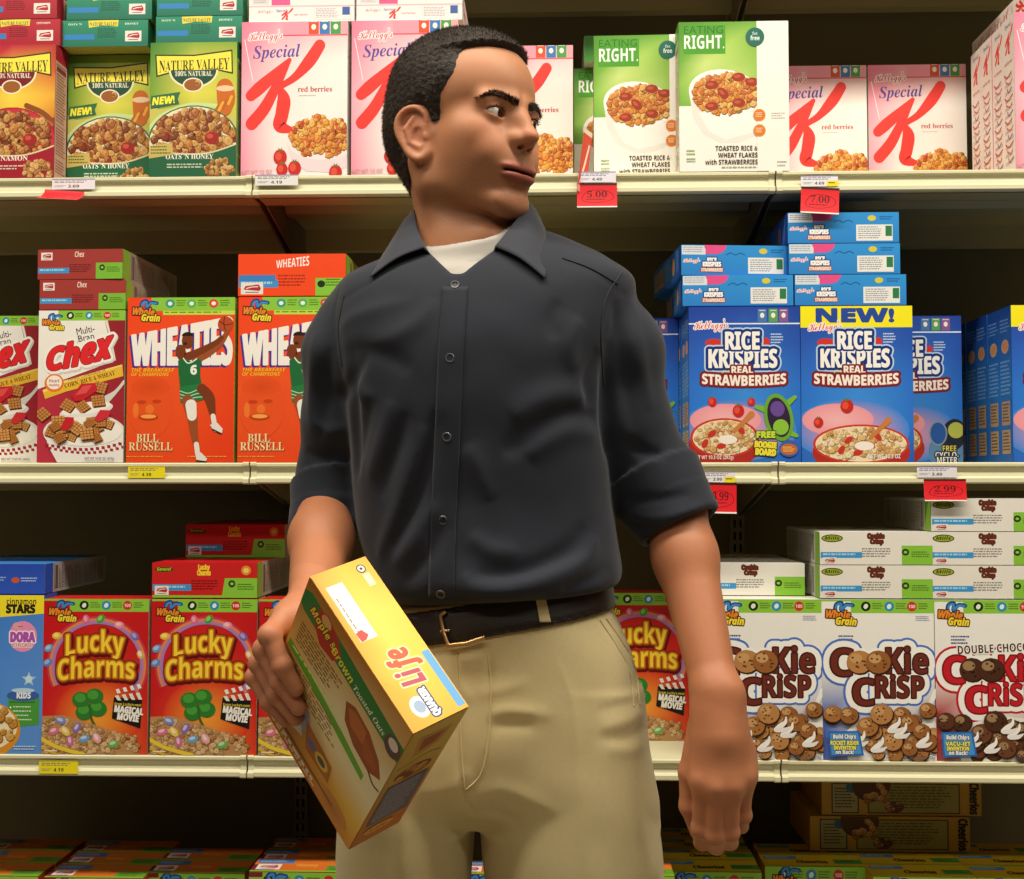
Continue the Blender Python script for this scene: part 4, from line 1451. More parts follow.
place('special', 250, YF + .006, zt, 'white box lying flat on the pink box beside the granola', True, top=True, right=True, group='flat white boxes over the pink ones')
place('special', 357, YF + .006, zt, "white box lying flat on the pink box above the man's head", True, top=True, right=True, group='flat white boxes over the pink ones')
G = 'white boxes in the row at the right end'
for i, w_ in enumerate(('front box of the row of white box sides at the right picture edge', 'second box from the front in the row of white sides at the right picture edge',
                        'third box from the front in the row of white sides at the right picture edge', 'rearmost box in the row of white sides at the right picture edge')):
    if i == 0:
        o = place('special', 1015, YF, Z_UP, w_, left=True, group=G)
        xr = o.location.x - SPEC['special'][0] / 2
    else:
        place('special', 0, YF + .052 * i, Z_UP, w_, left=True, group=G, X=xr + (.002, .001, .0015)[i - 1])
place('special', 0, YF, Z_UP + H['special'], 'white box lying flat along the top of the row at the right picture edge', True, top=True, left=True, X=xr + .03)

G = 'green and white strawberry flake boxes'
place('right', 0, Y0 + .22, Z_UP, 'dark sliver of a green and white box behind the red sign flap', group=G, X=at(574, 120, Y0 + .22).x)
place('right', 594, YF + .053, Z_UP, 'shorter-looking green and white flake box, left of the two at the shelf front', left=True, group=G, rz=-.02)
place('right', 679, YF - .002, Z_UP, 'green and white flake box standing tallest at the shelf front', left=True, group=G)
place('right', 0, Y0 + .19, Z_UP + H['right'], 'dim grey box lying flat behind the green and white boxes', True, top=True, X=at(584, 30, Y0 + .19).x)

# --- middle shelf
G = 'bran square cereal boxes'
place('chex', 0, YF + .06, Z_MID, 'maroon and white bran square box cut by the left picture edge', group=G, pr=40)
place('chex', 38, YF, Z_MID, 'whole maroon and white bran square box under two flat maroon boxes', group=G)
zt = Z_MID + H['chex']
place('chex', 41, YF + .004, zt, 'flat maroon box, lower of the two stacked on the bran square box', True, top=True, right=True, group='flat maroon boxes', rz=.0)
place('chex', 43, YF + .004, zt + D['chex'], 'flat maroon box, upper of the two stacked on the bran square box', True, top=True, right=True, group='flat maroon boxes', rz=-.03)
G = 'orange champion boxes'
place('wheat', 127, YF, Z_MID, 'orange cereal box with whole basketball player in green beside the maroon box', group=G)
place('wheat', 238, YF, Z_MID, "orange cereal box partly hidden by the man's sleeve", group=G)
place('wheat', 239, YF + .002, Z_MID + H['wheat'], "orange box lying flat on the box beside the man's sleeve", True, top=True, right=True)
G = 'blue crisped rice boxes'
o = place('rice', 689, YF, Z_MID, "blue crisped rice box offering a free boogie board, beside the man's sleeve", left=True, group=G)
xr = o.location.x - SPEC['rice'][0] / 2
for i in range(4):
    place('rice', 0, YF + .0545 * (i + 1), Z_MID, ('second box from the front in the file behind the free boogie board box', 'third box from the front in the file behind the free boogie board box',
          'fourth box from the front in the file behind the free boogie board box', 'rearmost box in the file behind the free boogie board box')[i], front=False, left=True, group='file of blue boxes seen from their left sides', X=xr + (.001, -.001, .001, 0)[i])
place('rice', 0, Y0 + .14, Z_MID, "blue box deep in shade between the man's shoulder and the boogie board box", group=G, X=at(575, 400, Y0 + .14).x)
zt = Z_MID + H['rice']
GT = 'flat blue boxes stacked on the upright ones'
place('rice', 682, YF + .004, zt, 'flat blue box, lower of the pair over the free boogie board box', True, top=True, left=True, group=GT)
place('rice', 667, YF + .012, zt + D['rice'], 'flat blue box, upper and skewed one of the pair over the free boogie board box', True, top=True, left=True, group=GT, rz=.085)
place('rice', 801, YF, Z_MID, 'blue crisped rice box with a yellow NEW! band', left=True, var='new', group=G)
for i, (px_, w_) in enumerate(((794, 'lowest'), (788, 'middle'), (787, 'topmost'))):
    place('rice', px_, YF + .004, zt + i * D['rice'], 'flat blue box, %s of the three over the NEW! box' % w_, True, top=True, left=True, group=GT)
place('rice', 0, Y0 + .125, Z_MID, 'dim blue box set back, offering a free cyclometer', var='cyclo', group=G, pr=962)
o = place('rice', 1012, YF, Z_MID, 'blue box cut by the right picture edge, front one of its file', left=True, var='new', group=G)
xr = o.location.x - SPEC['rice'][0] / 2
for i in range(4):
    place('rice', 0, YF + .0545 * (i + 1), Z_MID, ('second blue box from the front in the file at the right picture edge', 'third blue box from the front in the file at the right picture edge',
          'fourth blue box from the front in the file at the right picture edge', 'rearmost blue box in the file at the right picture edge')[i], front=False, left=True, group='file of blue boxes at the right picture edge', X=xr + (.001, 0, .002, .001)[i])

# --- lower shelf
place('star', 0, YF, Z_LOW, 'blue cereal box with yellow cinnamon STARS band', right=True, pr=43)
place('star', 0, YF + .004, Z_LOW + H['star'], 'dark blue box lying flat on the cinnamon STARS box', True, top=True, right=True, pr=46)
G = 'red marshmallow cereal boxes'
place('lucky', 43, YF, Z_LOW, 'red marshmallow cereal box beside the blue cinnamon STARS box', group=G)
place('lucky', 151, YF, Z_LOW, 'red marshmallow cereal box under a flat red box', group=G)
place('lucky', 259, YF, Z_LOW, "red marshmallow cereal box half covered by the man's gripping hand", group=G)
place('lucky', 0, Y0 + .145, Z_LOW, "red marshmallow cereal box set back beside the man's hanging forearm", group=G, pr=690)
zt = Z_LOW + H['lucky']
place('lucky', 153, YF + .004, zt, 'red box lying flat at the front, over the middle red marshmallow box', True, top=True, right=True)
place('lucky', 0, Y0 + .135, zt + D['lucky'], "red box lying flat in shade, highest of the red boxes left of the man's forearm", True, top=True, X=at(186, 530, Y0 + .135).x)
G = 'cookie cereal boxes'
place('crisp', 709.5, YF, Z_LOW, "white cookie cereal box overlapped by the man's hanging forearm", group=G)
place('crisp', 822, YF, Z_LOW, 'white cookie cereal box standing whole between its two neighbours', group=G)
place('crisp', 934.5, YF, Z_LOW, 'white cookie cereal box with red DOUBLE CHOCOLATE lettering', var='double', group=G)
zt = Z_LOW + H['crisp']
GT = 'flat white boxes stacked on the cookie boxes'
place('crisp', 0, YF + .05, zt, "flat white box set back, single one beside the man's forearm", True, top=True, left=True, group=GT, pr=804)
for i, w_ in enumerate(('lower', 'upper')):
    place('crisp', 819, YF + .003, zt + i * D['crisp'], 'flat white box, %s of the two on the middle cookie box' % w_, True, top=True, left=True, group=GT)
for i, w_ in enumerate(('lowest', 'middle', 'topmost')):
    place('crisp', 930, YF + .003, zt + i * D['crisp'], 'flat white box, %s of the three on the double chocolate box' % w_, True, top=True, left=True, group=GT)

# --- lowest shelf, seen from above
G = 'orange topped ring cereal boxes'
zb = Z_BASE
def base_row(k, px, Y, n, labels, group, front0=True, top0=True):
    X = at(px, 870, Y).x
    for i in range(n):
        place(k, 0, Y + i * D[k], zb, labels[i], front=(i == 0 and front0), top=True, X=X + (0, .001, -.001, 0)[i % 4], group=group)
base_row('honey', -60, Y0 + .065, 3, ['orange topped box at the left picture edge, front of its file', 'orange topped box at the left picture edge, second of its file', 'orange topped box at the left picture edge, third of its file'], G)
base_row('honey', 44, Y0 + .06, 3, ['orange topped box below the yellow price label, front of its file', 'orange topped box below the yellow price label, second of its file', 'orange topped box below the yellow price label, third of its file'], G)
base_row('honey', 146.5, Y0 + .09, 2, ['orange topped box left of the brightest one, front of its file', 'orange topped box left of the brightest one, second of its file'], G)
base_row('honeybig', 249, Y0 + .012, 1, ['brightest orange topped box, at the shelf front below the tip of the held box'], G)
base_row('honey', 258, Y0 + .16, 2, ['orange topped box right behind the brightest one', 'orange topped box second behind the brightest one'], G)
base_row('honeybig', 452, Y0 + .012, 1, ["orange topped box seen between the man's legs"], G)
base_row('honeybig', 563, Y0 + .012, 1, ["orange topped box peeping out beside the man's trouser leg"], G)
G = 'yellow topped ring cereal boxes'
base_row('ring', 660, Y0 + .10, 4, ["yellow topped box below the man's hanging hand, " + q_ + ' of its file' for q_ in ('front', 'second', 'third', 'rearmost')], G)
base_row('ring', 765, Y0 + .135, 2, ['yellow box whose green front strip shows, below the two stacked long boxes', 'yellow topped box behind the one whose green front strip shows'], G)
base_row('ring', 873, Y0 + .085, 3, ['yellow topped box right of the green front strip, front of its file', 'yellow topped box right of the green front strip, second of its file', 'yellow topped box right of the green front strip, third of its file'], G)
base_row('ring', 977, Y0 + .085, 3, ['yellow topped box at the right picture edge, front of its file', 'yellow topped box at the right picture edge, second of its file', 'yellow topped box at the right picture edge, third of its file'], G)
GT = 'yellow boxes lying with a long side to the front'
def spine_box(px, Y, i, label):
    w, d, h = SPEC['ring'][:3]
    if 'ringspine' not in _cart:
        _cart['ringspine'] = carton('cereal_box', h, w, d, 'c89a30', 'd8b024', 'c89a30')
        _cart['ringside'] = side_ring(1000 * h, 1000 * d)
    o = obj('cereal_box', _cart['ringspine'])
    z = zb + H['ring'] + .0012 + i * (d + .0016)
    o.location = (at(px, 830, Y).x + h / 2, Y, z)
    f = obj('side_panel', _cart['ringside'], None, o)
    f.location = (-h / 2, -MM, 0)
    f.rotation_euler = (PI / 2, 0, 0)
    return tag(o, label, 'cereal box', GT)
spine_box(810, Y0 + .22, 0, 'yellow box lying long side forward, lower of the two under the bottom price rail')
spine_box(822, Y0 + .225, 1, 'yellow box lying long side forward, upper of the two under the bottom price rail')
# ------------------------------------------------------------------ price labels and tags
M_TAG = M_PRINT
def tag_mesh(name, w, h, paint, curl=0.0):
    A = Art(w, h, (0, 0, 100, 100), 5)
    paint(A)
    me = A.mesh(name)
    # paper: front print plus a back sheet 0.25 mm behind
    bm = bmesh.new()
    bm.from_mesh(me)
    lay = bm.verts.layers.float_color['Col']
    n = 6
    z = -.00025
    rows = [[bm.verts.new((x, h / 1000 * j / n, z)) for x in (0, w / 1000)] for j in range(n + 1)]
    for j in range(n):
        bm.faces.new((rows[j][0], rows[j + 1][0], rows[j + 1][1], rows[j][1]))
    top = [v for r in rows for v in r]
    for v in top:
        v[lay] = hx('e8e0d4')
    for v in bm.verts:                                     # curls forward towards its lower edge
        t = 1 - v.co.y / (h / 1000)
        v.co.z += curl * t * t
    bm.to_mesh(me)
    bm.free()
    return me

def p_label(c, text, c2=None):
    def paint(A):
        for i in range(5):
            A.rect(0, i * 20, 100, i * 20 + 20, c)
        A.rect(0, 0, 100, 10, '8a80a8' if c != 'f0e020' else 'c0b018')
        A.lines(6, 18, 94, 46, 2, '70686a')
        A.text(text, 50, 84, 26, '2a2620', 'b', fit=26)
        A.lines(6, 62, 32, 84, 2, '8a8278')
        if c2:
            A.rect(70, 50, 100, 100, c2)
            A.lines(74, 62, 96, 86, 1, '4a4420')
    return paint

def p_red(text):
    def paint(A):
        for i in range(6):
            A.rect(0, i * 100 / 6, 100, (i + 1) * 100 / 6, 'e0202a')
        A.rect(0, 0, 100, 9, '40201c')
        A.rect(0, 95, 100, 100, 'f0e4dc')
        A.stroke([(12, 60), (26, 34), (60, 28), (88, 44), (86, 68), (50, 80), (18, 74), (12, 60)], 2.2, '8a1218')
        A.text(text, 50, 58, 26, '5a1014', 's', fit=50)
        A.lines(22, 64, 78, 74, 1, '8a1218')
    return paint

def price_label(x0, x1, yc, text, colour, label, c2=None, hpx=11):
    Y = Y0 - .0022
    a, b = at(x0, yc + hpx / 2, Y), at(x1, yc + hpx / 2, Y)
    w = (b.x - a.x) * 1000
    o = obj('price_label', tag_mesh('price_label', w, hpx / 579 * 1000, p_label(colour, text, c2)))
    o.location = (a.x, Y, a.z)
    o.rotation_euler = (PI / 2, 0, 0)
    tag(o, label, 'price label', 'small price labels on the shelf rails')

def red_tag(x0, x1, y0, y1, text, label, lean=0.0, rz=0.0, curl=.004):
    Y = Y0 - .0045
    a, b = at(x0, y1, Y), at(x1, y0, Y)
    w, h = (b.x - a.x) * 1000, (b.z - a.z) * 1000
    o = obj('hanging_price_tag', tag_mesh('red_price_tag', w, h, p_red(text), curl))
    o.location = (a.x, Y, a.z)
    o.rotation_euler = (PI / 2, lean, rz)
    for v in o.data.vertices:                             # sheared when it hangs askew
        pass
    tag(o, label, 'price tag', 'red sale tags under the shelf rails')

price_label(52, 95, 184, '3.69', 'e8e4ec', 'white price label on the upper rail below the cinnamon granola box')
price_label(255, 298, 180, '4.19', 'e4e2e0', 'faint white price label on the upper rail below the whole pink box')
price_label(578, 616, 177, '4.49', 'e6e2ee', 'white price label on the upper rail over the red 5.00 tag')
price_label(801, 838, 181, '4.69', 'e8e6ee', 'white price label with a yellow corner over the red 7.00 tag', 'f0e020')
price_label(128, 165, 472, '4.38', 'f0e020', 'yellow price label on the middle rail below the orange player box', None, 12)
price_label(700, 735, 477, '3.99', 'ece8ec', "white and yellow price label on the middle rail beside the man's cuff", 'f0e020')
price_label(917, 957, 472, '3.49', 'e6e2ea', 'white price label on the middle rail over the red 2.99 tag at the right')
price_label(39, 78, 767, '4.19', 'f0e020', 'yellow price label on the lower rail below the leftmost red box', None, 13)
red_tag(577, 617, 183, 208, '5.00', 'red sale tag reading 5.00 under the upper rail')
red_tag(800, 838, 186, 213, '7.00', 'red sale tag reading 7.00 under the upper rail', .06)
red_tag(704, 736, 482, 513, '3.99', "red sale tag beside the man's cuff under the middle rail", .02)
red_tag(924, 966, 479, 501, '2.99', 'red sale tag reading 2.99 under the middle rail at the right', -.0)
red_tag(44, 84, 189, 202, '3.00', 'red sale tag curling out under the upper rail at the left', .06, 0, .03)

# small red sign flap sticking out between the pink box and the green box
A = Art(26, 118, (0, 0, 100, 400), 3)
A.bg('d8482c')
A.rect(0, 0, 100, 30, 'e8d8c8')
A.stroke([(30, 300), (60, 180), (80, 90)], 16, 'f0dcd0')
A.stroke([(20, 340), (55, 230), (70, 150)], 9, 'f0dcd0')
A.rect(0, 360, 100, 400, 'e8a898')
me = A.mesh('shelf_flag')
bm = bmesh.new()
bm.from_mesh(me)
lay = bm.verts.layers.float_color['Col']
vs = [bm.verts.new(p) for p in ((0, 0, -.0004), (0, .118, -.0004), (.026, .118, -.0004), (.026, 0, -.0004))]
for v in vs:
    v[lay] = hx('d8c0b0')
bm.faces.new(vs)
bm.to_mesh(me)
bm.free()
fo = obj('shelf_flag', me)
fo.location = at(577, 190, Y0 - .012)
fo.rotation_euler = (PI / 2, .20, .95)
tag(fo, 'narrow red and white sign flap sticking out before the green and white boxes', 'shelf sign')

# ------------------------------------------------------------------ light: rows of ceiling tubes over the aisle
def tube_light(x, y, z, lx, ly, power, col=(1.0, .915, .77), rot=(0, 0, 0)):
    l = bpy.data.lights.new('ceiling_tubes', 'AREA')
    l.shape = 'RECTANGLE'
    l.size, l.size_y = lx, ly
    l.energy = power
    l.color = col
    o = bpy.data.objects.new('ceiling_tubes', l)
    o.location = (x, y, z)
    o.rotation_euler = rot
    link(o)
tube_light(0.3, 0.8, 3.4, 5.0, 0.25, 170)
tube_light(0.3, -1.0, 3.4, 5.0, 0.25, 62)
w = bpy.data.worlds.new('store')
scn.world = w
w.use_nodes = True
w.node_tree.nodes['Background'].inputs['Color'].default_value = (1.0, .9, .74, 1)
w.node_tree.nodes['Background'].inputs['Strength'].default_value = 0.05
scn.view_settings.view_transform = 'Standard'
scn.view_settings.look = 'None'
scn.view_settings.exposure = -0.18
scn.view_settings.gamma = 1
scn.view_settings.use_curve_mapping = False
# ------------------------------------------------------------------ smooth solids for the figure
# a solid is a function giving the distance of points (n x 3, metres) to its surface; the meshes are drawn from them
def V3(p):
    return np.array(p, dtype=np.float64)

def dsphere(P, c, r):
    return np.linalg.norm(P - V3(c), axis=1) - r

def dell(P, c, r, R=None):
    q = P - V3(c)
    if R is not None:
        q = q @ R
    r = V3(r)
    k0 = np.linalg.norm(q / r, axis=1)
    k1 = np.linalg.norm(q / (r * r), axis=1) + 1e-9
    return k0 * (k0 - 1) / k1

def dcone(P, a, b, ra, rb):
    a, b = V3(a), V3(b)
    ab = b - a
    q = P - a
    t = np.clip(q @ ab / (ab @ ab), 0, 1)
    return np.linalg.norm(q - t[:, None] * ab, axis=1) - (ra + (rb - ra) * t)

def smin(a, b, k):
    h = np.clip(0.5 + 0.5 * (b - a) / k, 0, 1)
    return b + (a - b) * h - k * h * (1 - h)

def smax(a, b, k):
    return -smin(-a, -b, k)

def dchain(P, pts, rad, k=0.0):
    """tapering limb through several joints"""
    d = None
    for i in range(len(pts) - 1):
        e = dcone(P, pts[i], pts[i + 1], rad[i], rad[i + 1])
        d = e if d is None else (smin(d, e, k) if k else np.minimum(d, e))
    return d

def dline_t(P, pts):
    """distance to a polyline and how far along it (0..1) the nearest point lies"""
    best, tt = np.full(len(P), 1e9), np.zeros(len(P))
    n = len(pts) - 1
    for i in range(n):
        a, b = V3(pts[i]), V3(pts[i + 1])
        ab = b - a
        q = P - a
        t = np.clip(q @ ab / (ab @ ab + 1e-12), 0, 1)
        d = np.linalg.norm(q - t[:, None] * ab, axis=1)
        m = d < best
        best[m] = d[m]
        tt[m] = ((i + t) / n)[m]
    return best, tt

def crease(P, pts, a, w):
    """a fold that swells and dies away along its length, with a fine crest and wide flanks"""
    d, t = dline_t(P, pts)
    return a * (.12 + .88 * np.sin(PI * t) ** .8) * (.55 * np.exp(-(d / w) ** 2) + .45 * np.exp(-d / (.55 * w)))

def dline(P, pts):
    d = None
    for i in range(len(pts) - 1):
        e = dcone(P, pts[i], pts[i + 1], 0, 0)
        d = e if d is None else np.minimum(d, e)
    return d

class Loft:
    """upright body of superellipse sections: rows (z, centre x, centre y, half width, half depth)"""
    def __init__(s, rows, n=2.3):
        rows = sorted(rows)
        rr = smooth_pts(rows, 6)
        s.t = np.array(rr)
        s.n = n
        s.sl = np.sqrt(1 + np.gradient(s.t[:, 3], s.t[:, 0]) ** 2)
    def __call__(s, P):
        z = P[:, 2]
        t = s.t
        cx, cy, a, b = [np.interp(z, t[:, 0], t[:, i]) for i in (1, 2, 3, 4)]
        x, y = P[:, 0] - cx, P[:, 1] - cy
        n = s.n
        rho = (np.abs(x / a) ** n + np.abs(y / b) ** n) ** (1 / n) + 1e-6
        d = np.sqrt(x * x + y * y) * (1 - 1 / rho)
        d = np.where(rho < 0.5, -np.minimum(a, b) * 0.5, d)
        d = d / np.interp(z, t[:, 0], s.sl)                    # true distance where the outline runs flat
        return np.maximum(d, np.maximum(t[0, 0] - z, z - t[-1, 0]))

def skin_of(f, lo, hi, vox, B=8):
    """surface net of the solid f inside the box lo..hi: vertices and quads; only blocks near the surface are visited"""
    lo, hi = V3(lo), V3(hi)
    nb = np.ceil((hi - lo) / (vox * B)).astype(int)
    gi = np.stack(np.meshgrid(*[np.arange(n) for n in nb], indexing='ij'), -1).reshape(-1, 3)
    cen = lo + (gi + 0.5) * vox * B
    dc = np.concatenate([f(c) for c in np.array_split(cen, max(1, len(cen) // 60000))])
    gi = gi[np.abs(dc) < vox * B * 1.35]
    off = np.stack(np.meshgrid(*[np.arange(B + 1)] * 3, indexing='ij'), -1).reshape(-1, 3)
    N = nb * B + 1
    keys, pos, edges = [], [], []
    for chunk in np.array_split(gi, max(1, len(gi) // 250)):
        m = len(chunk)
        if m == 0:
            continue
        I = chunk[:, None, :] * B + off[None]
        P = lo + I.reshape(-1, 3) * vox
        D_ = f(P).reshape(m, B + 1, B + 1, B + 1)
        S = D_ < 0
        acc = np.zeros((m, B, B, B, 3))
        cnt = np.zeros((m, B, B, B))
        sl = (slice(0, B), slice(1, B + 1))
        for ax in range(3):
            o1, o2 = [a for a in range(3) if a != ax]
            for u in (0, 1):
                for v in (0, 1):
                    ia = [None] * 3
                    ib = [None] * 3
                    ia[ax], ib[ax] = sl[0], sl[1]
                    ia[o1] = ib[o1] = sl[u]
                    ia[o2] = ib[o2] = sl[v]
                    da, db = D_[(slice(None), *ia)], D_[(slice(None), *ib)]
                    c = (da < 0) != (db < 0)
                    t = np.where(c, da / np.where(c, da - db, 1), 0)
                    w_ = c.astype(float)
                    acc[..., ax] += t * w_
                    acc[..., o1] += u * w_
                    acc[..., o2] += v * w_
                    cnt += w_
                    if u == 0 and v == 0:
                        e = np.argwhere(c)
                        if len(e):
                            g = chunk[e[:, 0]] * B + e[:, 1:]
                            edges.append(np.column_stack([g, np.full(len(g), ax), S[(slice(None), *ia)][c]]))
        a = np.argwhere(cnt > 0)
        g = chunk[a[:, 0]] * B + a[:, 1:]
        p = acc[cnt > 0] / cnt[cnt > 0][:, None]
        keys.append((g[:, 0] * N[1] + g[:, 1]) * N[2] + g[:, 2])
        pos.append(lo + (g + p) * vox)
    keys, pos, edges = np.concatenate(keys), np.concatenate(pos), np.concatenate(edges)
    order = np.argsort(keys)
    keys, pos = keys[order], pos[order]
    quads = []
    for ax in range(3):
        e = edges[edges[:, 3] == ax]
        o1, o2 = (ax + 1) % 3, (ax + 2) % 3
        cs = []
        for d1, d2 in ((0, 0), (1, 0), (1, 1), (0, 1)):
            g = e[:, :3].copy()
            g[:, o1] -= d1
            g[:, o2] -= d2
            k = (g[:, 0] * N[1] + g[:, 1]) * N[2] + g[:, 2]
            i = np.clip(np.searchsorted(keys, k), 0, len(keys) - 1)
            cs.append(np.where(keys[i] == k, i, -1))
        q = np.stack(cs, 1)
        ok = (q >= 0).all(1)
        q, s_ = q[ok], e[ok, 4].astype(bool)
        q[s_] = q[s_][:, ::-1]
        quads.append(q[:, ::-1])
    return pos, np.concatenate(quads)

def np_mesh(name, pos, quads, cols=None, m=None, origin=None, smooth=True, relax=0):
    if relax:
        e = np.concatenate([quads[:, [i, (i + 1) % 4]] for i in range(4)])
        for _ in range(relax):
            acc, c = np.zeros_like(pos), np.zeros(len(pos))
            np.add.at(acc, e[:, 0], pos[e[:, 1]])
            np.add.at(c, e[:, 0], 1)
            c = np.maximum(c, 1)
            pos = pos * 0.5 + 0.5 * acc / c[:, None]
    if origin is not None:
        pos = pos - V3(origin)
    me = bpy.data.meshes.new(name)
    me.vertices.add(len(pos))
    me.vertices.foreach_set('co', pos.astype(np.float32).ravel())
    me.loops.add(quads.size)
    me.loops.foreach_set('vertex_index', quads.astype(np.int32).ravel())
    me.polygons.add(len(quads))
    me.polygons.foreach_set('loop_start', np.arange(0, quads.size, 4, dtype=np.int32))
    me.polygons.foreach_set('loop_total', np.full(len(quads), 4, dtype=np.int32))
    me.update(calc_edges=True)
    me.validate()
    if smooth:
        me.polygons.foreach_set('use_smooth', [True] * len(me.polygons))
    if cols is not None:
        a = me.attributes.new('Col', 'FLOAT_COLOR', 'POINT')
        a.data.foreach_set('color', np.column_stack([cols, np.ones(len(cols))]).astype(np.float32).ravel())
    if m:
        me.materials.append(m)
    return me

def wob(P, f, ph=0.0):
    """soft irregularity, about -1..1"""
    x, y, z = P[:, 0] * f, P[:, 1] * f, P[:, 2] * f
    return (np.sin(x + 1.7 * np.sin(y * .8 + ph) + ph) * np.cos(y * 1.1 + 1.3 * np.sin(z * .9 + ph)) + np.sin(z * 1.2 + 1.5 * np.sin(x * .7 + 2 * ph))) * .5

def trace(f, px, py, y0=0.8, y1=2.0):
    """first point of the solid f that the pixel shows"""
    d = ray(px, py)
    p = CAM + d * (y0 / d.y)
    d = d.normalized()
    for _ in range(160):
        e = float(f(np.array([p[:]]))[0])
        if e < 0.0003:
            return p
        p = p + d * (e * 0.7)
        if p.y > y1:
            return None
    return p

def A3(px, py, Y):
    return V3(at(px, py, Y))

C3 = lambda s: np.array(hx(s)[:3])
def ss(a, b, x):
    t = np.clip((x - a) / (b - a), 0, 1)
    return t * t * (3 - 2 * t)

# ------------------------------------------------------------------ the man: where he stands
YM = 1.42
MX = at(480, 600, YM).x
ROOT = V3((MX, YM, 0))

# ---- head, in its own frame: x to his left, y out of the face, z up, millimetres, chin at z = 0
HY, HP, HR = math.radians(50), math.radians(-2), math.radians(0)   # turned to his left, nodding, tilting
HEAD_AT = A3(460, 130.5, YM + 0.005)            # middle of the head (0, -8, 115)
_f = V3((math.sin(HY) * math.cos(HP), -math.cos(HY) * math.cos(HP), math.sin(HP)))
_l = np.cross(V3((0, 0, 1)), _f)
_l /= np.linalg.norm(_l)
_u = np.cross(_f, _l)
_u *= -1 if _u[2] < 0 else 1
_l, _u = _l * math.cos(HR) + _u * math.sin(HR), _u * math.cos(HR) - _l * math.sin(HR)
HM = np.stack([_l, _f, _u], 1)                # columns: local axes in the world
HS = 1.0
def to_head(P):
    return ((P - HEAD_AT) @ HM) / HS * 1000 + V3((0, -8, 115))
def from_head(q):
    return HEAD_AT + HM @ ((V3(q) - V3((0, -8, 115))) * HS / 1000)

EYE = V3((31.5, 74.5, 113))
def cranium(q):
    d = dell(q, (0, -14, 151), (76, 93, 80))
    d = smin(d, dell(q, (0, 34, 150), (62, 58, 62)), 24)
    d = smin(d, dell(q, (0, -45, 110), (66, 62, 62)), 24)
    return d

def head_sdf(q):
    """q in head millimetres"""
    ax = np.abs(q[:, 0])
    qs = np.column_stack([ax, q[:, 1], q[:, 2]])           # both halves alike
    d = cranium(q)
    d = smin(d, dell(q, (0, 32, 84), (58, 58, 64)), 20)     # face
    d = smin(d, dell(q, (0, 61, 57), (40, 36, 47)), 16)     # jaw front
    d = smin(d, dcone(qs, (51, 0, 38), (20, 75, 12), 15, 13), 20)   # jaw line
    d = smin(d, dcone(qs, (56, -2, 92), (51, 0, 38), 16, 15), 20)    # rear of the jaw
    d = smin(d, dell(q, (0, 79, 9.5), (22, 14, 15)), 12)     # chin
    d = smin(d, dell(qs, (41, 50, 90), (23, 28, 22)), 24)
    d = smin(d, dell(qs, (35, 38, 58), (24, 34, 34)), 22)   # full cheek   # cheekbone
    d = smin(d, dcone(qs, (8, 88.5, 129), (43, 75.5, 128), 8, 7), 14)  # brow
    d = smin(d, dell(qs, (27, 72, 68), (19, 19, 22)), 14)   # cheek beside the nose
    d = smin(d, dell(q, (0, 77, 50), (32, 21, 25)), 12)     # round of the mouth
    d = smax(d, -dell(qs, (33, 99, 113), (19, 16, 13)), 9)  # eye socket
    # lids round the eyeball
    lid = dsphere(qs, EYE, 14.2)
    slit = np.maximum(np.hypot(qs[:, 0] - EYE[0], qs[:, 2] - (EYE[2] - 13.7 + 0.10 * (qs[:, 0] - EYE[0]))) - 19.8,
                      np.hypot(qs[:, 0] - EYE[0], qs[:, 2] - (EYE[2] + 14.9 + 0.10 * (qs[:, 0] - EYE[0]))) - 19.8)
    slit = np.maximum(slit, EYE[1] - 4 - qs[:, 1])
    d = smin(d, lid, 5)
    d = smin(d, dcone(qs, (19.5, 83, 121), (44, 76, 119.5), 2.6, 2.4), 3.5)   # fold of the upper lid
    d = smax(d, -slit, 1.2)
    # nose
    n = dcone(q, (0, 88, 125), (0, 108, 92), 6.4, 7.4)
    n = smin(n, dell(q, (0, 109.5, 86.5), (10, 11.5, 9.0)), 6)
    n = smin(n, dell(qs, (15.5, 88.5, 83.5), (6.5, 10.5, 8.6)), 4)
    n = smin(n, dell(qs, (11, 97, 83), (6, 10, 7.4)), 5)
    n = smin(n, dcone(q, (0, 107, 80), (0, 93, 75), 4.5, 5), 4)
    d = smin(d, n, 5)
    d = smin(d, dcone(q, (0, 88, 106), (0, 91, 88), 15, 15), 12)
    d = smax(d, -dell(qs, (7.5, 100.5, 75), (3.0, 6, 1.9)), 1.6)
    # lips, a little apart
    d = smax(d, -dcone(q, (0, 103, 72), (0, 103, 58), 2.6, 3.2), 4)       # groove under the nose
    d = smin(d, dell(qs, (11, 92.5, 51), (19, 8.5, 4.8)), 4)
    d = smin(d, dell(qs, (9, 91.5, 41), (19, 9, 6.0)), 4)
    mouth = dell(q, (0, 95, 46.2), (30, 17, 1.6))
    d = smax(d, -mouth, 1.6)
    d = smax(d, -dell(q, (0, 97, 28), (19, 8, 5)), 7)                    # hollow above the chin
    return d

